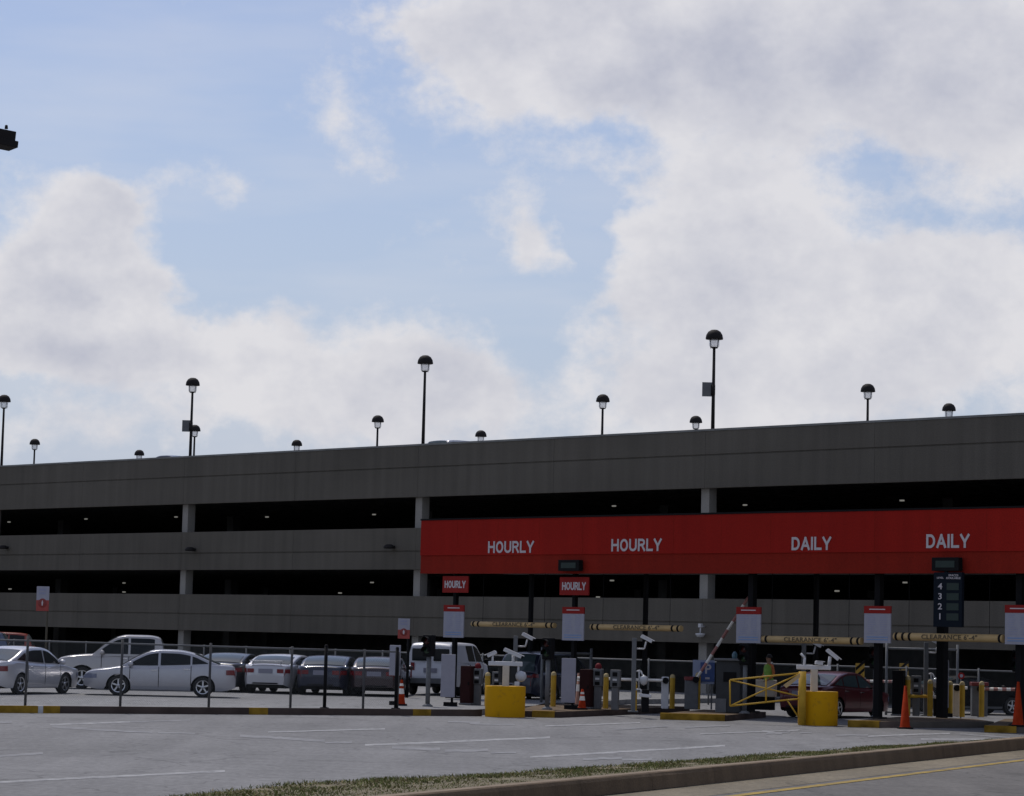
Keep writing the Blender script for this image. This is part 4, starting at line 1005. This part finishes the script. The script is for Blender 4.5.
def person(p, rz, label):
    bm = bmesh.new(); J = {}
    def v(k, co, r): J[k] = (bm.verts.new(co), r)
    v('pel', (0, 0, .98), (.155, .11)); v('wst', (0, .01, 1.10), (.135, .10)); v('chs', (0, .0, 1.32), (.165, .115)); v('shc', (0, .01, 1.45), (.10, .08)); v('nek', (0, 0, 1.53), (.055, .055)); v('hd0', (0, -.01, 1.62), (.075, .085)); v('hd1', (0, -.01, 1.72), (.078, .09)); v('hd2', (0, 0, 1.77), (.05, .06))
    for s, n_ in ((-1, 'l'), (1, 'r')):
        v('sh' + n_, (s * .185, .01, 1.43), (.06, .06)); v('el' + n_, (s * .27, .02, 1.14), (.045, .045)); v('wr' + n_, (s * .24, -.20, .98), (.03, .03)); v('pm' + n_, (s * .23, -.27, .95), (.036, .02))
        v('hp' + n_, (s * .10, 0, .90), (.09, .09)); v('kn' + n_, (s * .11, -.03, .50), (.06, .06)); v('an' + n_, (s * .12, .03, .09), (.04, .045)); v('to' + n_, (s * .14, -.14, .04), (.045, .035))
        for q in range(4):
            v('f%d%s' % (q, n_), (s * (.205 + .02 * q), -.33 - .01 * (q in (1, 2)), .94), (.010, .010)); v('g%d%s' % (q, n_), (s * (.205 + .02 * q), -.365, .915), (.008, .008))
        v('th' + n_, (s * .185, -.30, .955), (.011, .011))
    E = [('pel', 'wst'), ('wst', 'chs'), ('chs', 'shc'), ('shc', 'nek'), ('nek', 'hd0'), ('hd0', 'hd1'), ('hd1', 'hd2')]
    for n_ in 'lr':
        E += [('shc', 'sh' + n_), ('sh' + n_, 'el' + n_), ('el' + n_, 'wr' + n_), ('wr' + n_, 'pm' + n_), ('pel', 'hp' + n_), ('hp' + n_, 'kn' + n_), ('kn' + n_, 'an' + n_), ('an' + n_, 'to' + n_), ('pm' + n_, 'th' + n_)]
        for q in range(4): E += [('pm' + n_, 'f%d%s' % (q, n_)), ('f%d%s' % (q, n_), 'g%d%s' % (q, n_))]
    for a, c in E: bm.edges.new((J[a][0], J[c][0]))
    bm.verts.index_update(); me = bpy.data.meshes.new('person'); bm.to_mesh(me)
    order = {J[k_][0].index: J[k_][1] for k_ in J}; root = J['pel'][0].index; bm.free()
    o = bpy.data.objects.new('person', me); COL.objects.link(o)
    sk = o.modifiers.new('skin', 'SKIN')
    for i, sv in enumerate(me.skin_vertices[0].data): sv.radius = order[i]; sv.use_root = (i == root)
    ss = o.modifiers.new('sub', 'SUBSURF'); ss.levels = 2; ss.render_levels = 2
    dg = bpy.context.evaluated_depsgraph_get(); me2 = bpy.data.meshes.new_from_object(o.evaluated_get(dg)); o.modifiers.clear(); o.data = me2
    me2.materials.clear()
    for mt in (SKIN, HIVOR, DENIM, BLK): me2.materials.append(mt)
    for f in me2.polygons:
        c = f.center; f.use_smooth = True
        f.material_index = 3 if c.z < .1 else 2 if c.z < .97 and abs(c.x) < .2 and c.y > -.2 else 1 if (c.z < 1.5 and c.y > -.16) else 0
    o.location = p; o.rotation_euler = (0, 0, rz); tag(o, label, 'person')
    b = MB(); P_ = []
    for z, rx, ry in ((.92, .19, .15), (1.05, .175, .14), (1.2, .19, .145), (1.35, .205, .15), (1.44, .185, .12), (1.49, .10, .08)):
        P_.append([(rx * math.cos(a), ry * math.sin(a), z) for a in [2 * math.pi * k_ / 24 for k_ in range(25)]])
    b.grid(P_, HIVIS); v_ = b.build('safety_vest', parent=o)
    b = MB()
    for z, rx, ry in ((1.08, .183, .147),): b.lathe([(rx, z), (rx, z + .05)], REFL, 24)
    b.build('reflective_stripe', parent=v_)
    b = MB(); P_ = []
    for el in range(0, 8):
        e_ = R(90 - el * 15); P_.append([(.092 * math.cos(e_) * math.cos(a), .008 + .105 * math.cos(e_) * math.sin(a) + .01, 1.715 + .105 * math.sin(e_)) for a in [2 * math.pi * k_ / 20 for k_ in range(21)]])
    b.grid(P_, HAIR); b.build('hair', parent=o)
    for s in (-1, 1):
        b = MB(); b.lathe([(0, -.012), (.012, -.006), (.012, .006), (0, .012)], HAIR, 8, c=(s * .03, -.095, 1.69)); b.build('eye', parent=o)
    b = MB(); b.tube((0, -.09, 1.69), (0, -.118, 1.655), .008, SKIN, .014, n=8); b.build('nose', parent=o)
    return o
p = spot(773.5, 712); p.y += 2.4; p.x += .07
person(p, R(-60), 'person in a yellow green safety vest behind the beige box and yellow gate')
# yellow swing gate
p = gp(802, 725.5, 0); sg = FPX / p.y
t = thing('swing_gate', p, 'open yellow tubular swing gate with crossed braces left of the right tub', 'gate')
def gl(px, py): q = vp(px, py, p.y) - p; q.y = 0; return q
b = MB(); b.tube(gl(802, 725), gl(802.5, 671.5), .11, YEL, n=16); b.build('hinge_post', parent=t)
b = MB(); W_ = .024
TL, BL, TR, BR = gl(730, 680), gl(730, 706), gl(801, 673), gl(799, 699)
TM = gl(766, 678.2); BM = gl(766, 703)
BMR = gl(787, 700)
for a, c in ((TL, BL), (TL, TR), (BL, BMR), (BMR, BR), (TM, BM)): b.tube(a, c, W_, YEL, n=8)
b.build('frame', parent=t)
b = MB(); b.tube(TL, BR + Vector((0, -.03, .08)), W_ * .85, YEL, n=8); b.tube(BL + Vector((0, -.04, 0)), TR + Vector((0, -.04, 0)), W_ * .9, YEL, n=8); b.tube(BMR, gl(799, 718), W_ * .85, YEL, n=8); b.build('brace', parent=t)
b = MB(); q = [gl(783, 685), gl(800, 673), gl(800, 677), gl(786, 688)]; b.add([v + Vector((0, -.08, 0)) for v in q] + [v + Vector((0, -.06, 0)) for v in q], [(0, 1, 2, 3), (4, 7, 6, 5), (0, 4, 5, 1), (3, 2, 6, 7), (0, 3, 7, 4), (1, 5, 6, 2)], TANY); b.build('reflector_strip', parent=t)
# chevron markers far behind
for px, y0, y1, lab in ((859.5, 663, 681, 'yellow and black striped marker behind the roof of the maroon sedan'), (903.5, 663, 681, 'yellow and black striped marker above the slim orange cone')):
    Yd = 93; q = gy(px, Yd, 0); s_ = FPX / Yd; z1 = H - (y0 - yh(px)) / s_; z0 = H - (y1 - yh(px)) / s_
    t = thing('hazard_marker', q, lab, 'sign', group='striped hazard markers')
    b = MB(); b.box((0, 0, (z0 + z1) / 2), (.32, .03, z1 - z0), mat('marker_yellow', (.34, .20, .015), .5)); b.box((0, .04, z1 / 2), (.06, .05, z1), GALV); b.build('panel', parent=t)
    b = MB(); h_ = (z1 - z0)
    for kz in range(2):
        zc = z0 + h_ * (.15 + kz * .42); b.add([(-.155, -.018, zc), (.155, -.018, zc + .28), (.155, -.018, zc + .40), (-.155, -.018, zc + .12)], [(0, 1, 2, 3)], BLK)
    b.build('stripe', parent=t, recalc=False)
# white ground fittings near the second lane
# CCTV on the garage spandrel
lx, lz = onplane(700, 633.5, B0 - V * .3)
t = thing('wall_camera', B0 + U * lx - V * .28 + Vector((0, 0, lz)), 'small white camera on the garage wall left of the raised barrier arm', 'camera', rz=A45)
b = MB(); b.lathe([(.0, -.16), (.14, -.14), (.2, -.05), (.21, .0), (.0, .02)], WMET, 16); b.build('dome_housing', parent=t)
b = MB(); b.tube((0, 0, 0), (0, 0, .3), .03, WMET); b.tube((0, 0, .3), (0, .27, .3), .03, WMET); b.box((0, 0, .34), (.14, .14, .16), WMET); b.build('bracket', parent=t)

# ------------------------------------------------------------------ fences
def chainlink():
    M = bpy.data.materials.new('chain_link'); M.use_nodes = True; nt = M.node_tree; N = nt.nodes.new; Lk = nt.links.new
    b = nt.nodes['Principled BSDF']; b.inputs['Base Color'].default_value = (.16, .17, .17, 1); b.inputs['Metallic'].default_value = .4; b.inputs['Roughness'].default_value = .5
    tc = N('ShaderNodeTexCoord'); sx = N('ShaderNodeSeparateXYZ'); Lk(tc.outputs['Object'], sx.inputs[0]); outs = []
    for sgn in (1, -1):
        a = N('ShaderNodeMath'); a.operation = 'MULTIPLY_ADD'; Lk(sx.outputs['Z'], a.inputs[0]); a.inputs[1].default_value = sgn; Lk(sx.outputs['X'], a.inputs[2])
        d = N('ShaderNodeMath'); d.operation = 'MULTIPLY'; d.inputs[1].default_value = 1 / .072; Lk(a.outputs[0], d.inputs[0])
        f = N('ShaderNodeMath'); f.operation = 'FRACT'; Lk(d.outputs[0], f.inputs[0])
        c = N('ShaderNodeMath'); c.operation = 'LESS_THAN'; c.inputs[1].default_value = .04; Lk(f.outputs[0], c.inputs[0]); outs.append(c.outputs[0])
    mx = N('ShaderNodeMath'); mx.operation = 'MAXIMUM'; Lk(outs[0], mx.inputs[0]); Lk(outs[1], mx.inputs[1]); Lk(mx.outputs[0], b.inputs['Alpha'])
    return M
CH = chainlink()
# front fence, runs just behind the painted kerb
fa = Vector(kl(-14, .55, ZL)); ang = math.atan2(KD.y, KD.x)
F = thing('front_fence', fa, 'chain link fence on thin grey posts along the painted lot kerb', 'fence', rz=ang)
tend = kerb_t(406) + 14
fh = lambda t_: 1.84 - .20 * max(0, (t_ - 14) / (tend - 14))
b = MB(); b.tube((0, 0, fh(0)), (tend, 0, fh(tend)), .024, GALV, n=8); b.build('top_rail', parent=F)
b = MB(); b.add([(0, .03, .04), (tend, .03, .04), (tend, .03, fh(tend)), (0, .03, fh(0))], [(0, 1, 2, 3)], CH); b.build('chain_link_mesh', parent=F, recalc=False)
fps = [(-150), (-66), 32.5, 128, 217, 299, 372]
DKG = mat('weathered_post', (.06, .06, .062), .8, metal=0, var=.15)
for px in fps:
    t_ = kerb_t(px) + 14
    b = MB(); b.tube((0, 0, -.05), (0, 0, fh(t_) + .04), .036, DKG, n=10); b.build('post', parent=F, loc=(t_, 0, 0))
b = MB(); b.tube((0, 0, -.05), (0, 0, fh(tend)), .05, DKG, n=10); b.build('post', parent=F, loc=(tend, 0, 0))
# two black posts in front of the fence
for px, h_, lab in ((330, 1.76, 'black post standing alone on the lot kerb'), (401.5, 1.74, 'black post on the lot kerb at the end of the fence, beside the banded cone')):
    q = Vector(kl(kerb_t(px), .35, ZL))
    t = thing('black_post', q, lab, 'post')
    b = MB(); b.tube((0, 0, 0), (0, 0, h_), .05, BLK, n=12); b.lathe([(.055, h_), (.04, h_ + .04), (0, h_ + .05)], BLK, 12); b.build('shaft', parent=t)
    b = MB(); b.lathe([(.13, 0), (.13, .03), (.07, .04)], BLK, 12); b.build('base_plate', parent=t)
# back fence parallel to the garage
BF = F0 + V * 12.5 + Vector((0, 0, 0)) - U * 52
F2 = thing('back_fence', BF, 'grey chain link fence across the back of the lot, parallel to the garage', 'fence', rz=A45)
Lf = 92
b = MB(); b.tube((0, 0, 1.6), (Lf, 0, 1.6), .03, GALV, n=8); b.build('top_rail', parent=F2)
b = MB(); b.add([(0, .03, .04), (Lf, .03, .04), (Lf, .03, 1.6), (0, .03, 1.6)], [(0, 1, 2, 3)], CH); b.build('chain_link_mesh', parent=F2, recalc=False)
pm = MB(); pm.tube((0, 0, 0), (0, 0, 1.68), .035, GALV, n=8); p0_ = None
for i in range(31):
    if p0_ is None: p0_ = pm.build('post', parent=F2); o = p0_
    else: o = p0_.copy(); COL.objects.link(o)
    o.location = (i * 3.05, 0, 0)
# grey framed gate panels in the middle distance
for x0, x1, y0, yb_, Yd, lab in ((541, 590, 652, 706, 88, 'pale grey framed mesh gate behind the second narrow white board'), (886, 957, 645, 704, 90, 'tall grey framed mesh gate behind the right island')):
    a = gy(x0, Yd, 0); c = gy(x1, Yd, 0); s_ = FPX / Yd; h_ = H - (y0 + (4 if x0 > 800 else 1) - yh((x0 + x1) / 2)) / s_
    t = thing('mesh_gate', a, lab, 'gate'); w_ = c.x - a.x
    b = MB(); b.tube((0, 0, h_), (w_, 0, h_), .04, GALV, n=8); b.tube((0, 0, .1), (w_, 0, .1), .03, GALV, n=8); b.build('rail', parent=t)
    for xx in (0, w_): b = MB(); b.tube((xx, 0, 0), (xx, 0, h_ + .18), .045, GALV, n=8); b.build('post', parent=t)
    b = MB(); b.add([(0, .03, .1), (w_, .03, .1), (w_, .03, h_), (0, .03, h_)], [(0, 1, 2, 3)], CH); b.build('mesh_panel', parent=t, recalc=False)
    b = MB(); b.tube((w_, 0, h_ * .55), (w_, -.06, h_ * .55), .0, GALV) if False else None
# small round red sign near x 960
q = gy(961, 88, 0); t = thing('round_sign', q, 'small round red sign on a thin post behind the close pair of bollards', 'sign')
zc = H - (675.5 - yh(961)) * 88 / FPX
b = MB(); b.tube((0, 0, zc), (0, .03, zc), .11, REDS, n=20); b.build('disc', parent=t); b = MB(); b.tube((0, -.006, zc), (0, 0, zc), .055, WHT, n=16); b.build('centre', parent=t)
b = MB(); b.tube((0, .06, 0), (0, .06, zc), .025, GALV, n=8); b.build('post', parent=t)
# small two colour signs
for i, (px, x0, x1, y0, y1, Yd, lab, mt) in enumerate(((39.5, 33, 46, 586.5, 611, 110, 'white over red sign on a tall brown post at the left', mat('brown_post', (.06, .05, .03), .7)), (402, 396.5, 408.5, 618.5, 638.5, 90, 'white over red sign on a black post left of the white van', BLK))):
    q = gy(px, Yd, ZL); s_ = FPX / Yd; z1 = H - (y0 - yh(px)) / s_ - ZL; z0 = H - (y1 - yh(px)) / s_ - ZL; w_ = (x1 - x0) / s_; h_ = z1 - z0
    t = thing('permit_sign', q, lab, 'sign', rz=R(-10))
    b = MB(); b.box((0, 0, z0 + h_ * .72), (w_, .03, h_ * .56), WHT); b.build('white_panel', parent=t)
    b = MB(); b.box((0, 0, z0 + h_ * .22), (w_, .03, h_ * .44), mat('dull_red_panel', (.30, .04, .03), .5)); b.build('red_panel', parent=t)
    b = MB(); b.lathe([(0, -.03), (h_ * .16, -.03), (h_ * .19, -.015)], mat('dark_red_disc', (.20, .02, .015), .5), 18, c=(0, 0, z0 + h_ * .32), axis='Y'); b.build('disc', parent=t)
    b = MB(); b.add([(-.02, -.035, z0 + h_ * .22), (.02, -.035, z0 + h_ * .22), (.035, -.035, z0 + h_ * .34), (0, -.035, z0 + h_ * .45), (-.035, -.035, z0 + h_ * .34)], [(0, 1, 2, 3, 4)], LETR); b.build('symbol', parent=t, recalc=False)
    b = MB(); r_ = random.Random(i)
    for kz in range(2): greek(b, -w_ * .3, w_ * .3, z0 + h_ * (.86 - kz * .14), h_ * .08, GT, r_, -.02)
    b.build('printed_lines', parent=t)
    b = MB(); b.tube((w_ * .38, .05, 0), (w_ * .38, .05, z1), .05, mt, n=8); b.build('post', parent=t)

# ------------------------------------------------------------------ near street light, its head reaching in at top left
Yd = 36.0; hp = vp(-6, 138, Yd)
t = thing('street_light', (hp.x - 2.6, Yd, -.24), 'dark shoebox street light head reaching in at the top left', 'street light')
def lv(v): return Vector(v) - Vector((hp.x - 2.6, Yd, -.24))
b = MB(); b.tube((0, 0, 0), (0, 0, hp.z + .3), .11, DKM, .07, n=14); b.lathe([(.2, 0), (.2, .1), (.12, .2)], DKM, 14); b.build('pole', parent=t)
hc = lv(hp)
b = MB(); b.tube((0, 0, hc.z + .05), hc + Vector((-.2, 0, .05)), .04, DKM, n=8); b.build('arm', parent=t)
M_ = Matrix.Rotation(R(32), 3, 'Z') @ Matrix.Rotation(R(4), 3, 'Y')
b = MB(); b.box(hc + Vector((0, 0, .05)), (.53, .31, .14), DKM, rot=M_); b.box(hc + Vector((.0, 0, -.06)), (.60, .34, .095), DKM, rot=M_); b.build('head', parent=t, bevel=.01)
b = MB(); b.lathe([(.025, 0), (.02, .05), (0, .06)], DKM, 8, c=hc + Vector((.17, -.02, .13))); b.build('photocell', parent=t)

# ------------------------------------------------------------------ sky, sun
W = bpy.data.worlds.new('World'); S.world = W; W.use_nodes = True; nt = W.node_tree; N = nt.nodes.new; Lk = nt.links.new
bg = nt.nodes['Background']
SUN_EL, SUN_AZ = R(58), R(-22)      # azimuth from +Y toward +X
sky = N('ShaderNodeTexSky'); sky.sky_type = 'NISHITA'; sky.sun_disc = False; sky.sun_elevation = SUN_EL; sky.sun_rotation = SUN_AZ
sky.air_density = 1.3; sky.dust_density = 1.2; sky.ozone_density = 2.0
def math_(op, a, b=None, c=None, clamp=False):
    n = N('ShaderNodeMath'); n.operation = op; n.use_clamp = clamp
    for i, q in enumerate((a, b, c)):
        if q is None: continue
        if isinstance(q, (int, float)): n.inputs[i].default_value = q
        else: Lk(q, n.inputs[i])
    return n.outputs[0]
tc = N('ShaderNodeTexCoord'); sp_ = N('ShaderNodeSeparateXYZ'); Lk(tc.outputs['Generated'], sp_.inputs[0])
yy = math_('MAXIMUM', sp_.outputs['Y'], .02)
Uc = math_('MULTIPLY', math_('DIVIDE', sp_.outputs['X'], yy), 26.0)     # about 100 picture pixels per unit
Vc = math_('MULTIPLY', math_('DIVIDE', sp_.outputs['Z'], yy), 26.0)
def noise(scale, detail, rough=.55, off=(0, 0, 0), stretch=(1, 1, 1.25)):
    mp = N('ShaderNodeMapping'); mp.inputs['Location'].default_value = off; mp.inputs['Scale'].default_value = [scale * s for s in stretch]
    Lk(tc.outputs['Generated'], mp.inputs['Vector'])
    n = N('ShaderNodeTexNoise'); n.inputs['Scale'].default_value = 1; n.inputs['Detail'].default_value = detail; n.inputs['Roughness'].default_value = rough
    Lk(mp.outputs[0], n.inputs['Vector']); return n
w1 = noise(22, 4, .62, (3, 1, 2)); ws = N('ShaderNodeSeparateColor'); Lk(w1.outputs['Color'], ws.inputs[0])
Uw = math_('ADD', Uc, math_('MULTIPLY', math_('SUBTRACT', ws.outputs[0], .5), 1.5))
Vw = math_('ADD', Vc, math_('MULTIPLY', math_('SUBTRACT', ws.outputs[1], .5), 1.1))
cb = N('ShaderNodeCombineXYZ'); Lk(Uw, cb.inputs[0]); Lk(Vw, cb.inputs[1])
def blobs(L_):
    acc = 0.0
    for (px, py, rx, ry, amp) in L_:
        cu = (px + .025 * (py - 398) - 512) / 100; cv = (627 + .025 * px - py) / 100
        v1 = N('ShaderNodeVectorMath'); v1.operation = 'MULTIPLY_ADD'; Lk(cb.outputs[0], v1.inputs[0])
        v1.inputs[1].default_value = (100 / rx, 100 / ry, 0); v1.inputs[2].default_value = (-cu * 100 / rx, -cv * 100 / ry, 0)
        v2 = N('ShaderNodeVectorMath'); v2.operation = 'DOT_PRODUCT'; Lk(v1.outputs[0], v2.inputs[0]); Lk(v1.outputs[0], v2.inputs[1])
        acc = math_('MULTIPLY_ADD', math_('POWER', .3679, v2.outputs['Value']), amp, acc)
    return acc
cloud = blobs([(65, 255, 65, 75, 1.5), (15, 330, 110, 90, 1.2), (100, 205, 30, 45, .9), (135, 275, 35, 40, .6), (140, 335, 90, 40, 1.0), (215, 300, 60, 30, -.3), (190, 365, 90, 30, .7), (280, 350, 45, 40, .8), (375, 365, 95, 55, 1.1), (450, 400, 75, 60, .9), (280, 410, 200, 40, .75), (60, 440, 110, 25, .35), (90, 392, 90, 16, -.3), (20, 400, 40, 14, -.5),
               (570, 30, 160, 65, 1.4), (405, 30, 45, 28, .9), (465, 75, 45, 28, .65), (495, 115, 30, 35, .5), (520, 170, 30, 36, .38), (800, 40, 300, 100, 1.5), (1010, 90, 120, 90, 1.0), (725, 215, 95, 80, 1.2), (700, 290, 70, 60, .8), (600, 230, 26, 70, -.6), (830, 330, 230, 110, 1.3), (970, 300, 120, 80, 1.1), (680, 400, 120, 50, .8), (548, 245, 34, 42, .95),
               (218, 178, 60, 30, .42), (150, 185, 50, 18, .15), (335, 105, 26, 42, .32), (372, 148, 40, 30, .32), (890, 155, 60, 26, -.62), (590, 115, 55, 24, -.6), (930, 212, 75, 18, -.5), (720, 130, 60, 16, -.25), (250, 250, 90, 60, -.5), (540, 330, 55, 60, -.55), (790, 345, 45, 22, -.35), (250, 60, 200, 60, -.15)])
n1 = noise(34, 6, .66, (1, 4, 7)); n2 = noise(9, 2, .5, (5, 2, 1))
nf = math_('ADD', math_('MULTIPLY', math_('SUBTRACT', n1.outputs['Fac'], .5), 1.75), math_('MULTIPLY', math_('SUBTRACT', n2.outputs['Fac'], .5), .35))
front = math_('GREATER_THAN', sp_.outputs['Y'], .5)
base = math_('ADD', math_('MULTIPLY', cloud, front), math_('MULTIPLY', math_('SUBTRACT', 1, front), .38))
fld = math_('ADD', base, nf)
mr = N('ShaderNodeMapRange'); mr.interpolation_type = 'SMOOTHSTEP'; mr.inputs['From Min'].default_value = .08; mr.inputs['From Max'].default_value = 1.0; Lk(fld, mr.inputs['Value'])
nv = noise(5, 4, .6, (8, 3, 5), (1, 1, 5))
vl = N('ShaderNodeMapRange'); vl.inputs['From Min'].default_value = .45; vl.inputs['From Max'].default_value = .75; vl.inputs['To Max'].default_value = .30; Lk(nv.outputs['Fac'], vl.inputs['Value'])
dens = math_('MAXIMUM', math_('MULTIPLY', mr.outputs[0], .90), vl.outputs[0])
# body shading of the clouds: grey thick bases, bright thin rims
grey = blobs([(60, 285, 50, 32, 1.0), (90, 360, 140, 22, .5), (770, 60, 150, 60, .6), (960, 45, 120, 70, .6), (690, 60, 90, 50, .5), (930, 400, 150, 60, .35), (660, 260, 40, 50, .25), (430, 400, 90, 60, .3)])
n3 = noise(26, 4, .62, (9, 9, 2)); n4 = n1
gs = math_('ADD', math_('ADD', math_('MULTIPLY', grey, .55), math_('MULTIPLY', math_('MINIMUM', math_('SUBTRACT', fld, .85), .6), .28)), math_('ADD', math_('MULTIPLY', math_('SUBTRACT', n3.outputs['Fac'], .44), 1.7), math_('MULTIPLY', math_('SUBTRACT', n4.outputs['Fac'], .5), -.9)), clamp=True)
cc = N('ShaderNodeMix'); cc.data_type = 'RGBA'; Lk(gs, cc.inputs['Factor']); cc.inputs[6].default_value = (.76, .745, .765, 1); cc.inputs[7].default_value = (.49, .50, .58, 1)
# clear sky
SKYS = .094
skm = N('ShaderNodeVectorMath'); skm.operation = 'MULTIPLY'; skm.inputs[1].default_value = (SKYS * .90, SKYS * .865, SKYS * 1.0); Lk(sky.outputs[0], skm.inputs[0])
hz = N('ShaderNodeMapRange'); hz.inputs['From Min'].default_value = 0; hz.inputs['From Max'].default_value = .22; hz.inputs['To Min'].default_value = 1; hz.inputs['To Max'].default_value = 0; Lk(sp_.outputs['Z'], hz.inputs['Value'])
mx = N('ShaderNodeMix'); mx.data_type = 'RGBA'; Lk(dens, mx.inputs['Factor']); hm = N('ShaderNodeMix'); hm.data_type = 'RGBA'; Lk(math_('MULTIPLY', hz.outputs[0], .75), hm.inputs['Factor']); Lk(skm.outputs[0], hm.inputs[6]); hm.inputs[7].default_value = (.42, .53, .76, 1); Lk(hm.outputs[2], mx.inputs[6]); Lk(cc.outputs[2], mx.inputs[7])
Lk(mx.outputs[2], bg.inputs['Color']); bg.inputs['Strength'].default_value = 1.0
sd = bpy.data.lights.new('sun', 'SUN'); so = bpy.data.objects.new('sun', sd); COL.objects.link(so)
sd.energy = 2.4; sd.angle = R(.6); sd.color = (1, .95, .88)
dv = Vector((math.sin(SUN_AZ) * math.cos(SUN_EL), math.cos(SUN_AZ) * math.cos(SUN_EL), math.sin(SUN_EL)))
so.rotation_euler = dv.to_track_quat('Z', 'Y').to_euler(); so.location = (0, 60, 60)
vs = S.view_settings; vs.view_transform = 'Standard'; vs.look = 'None'; vs.exposure = 0; vs.gamma = 1; vs.use_curve_mapping = False
S.cycles.use_denoising = True; S.cycles.max_bounces = 4; S.cycles.diffuse_bounces = 3
W.cycles.sampling_method = 'MANUAL'; W.cycles.sample_map_resolution = 256
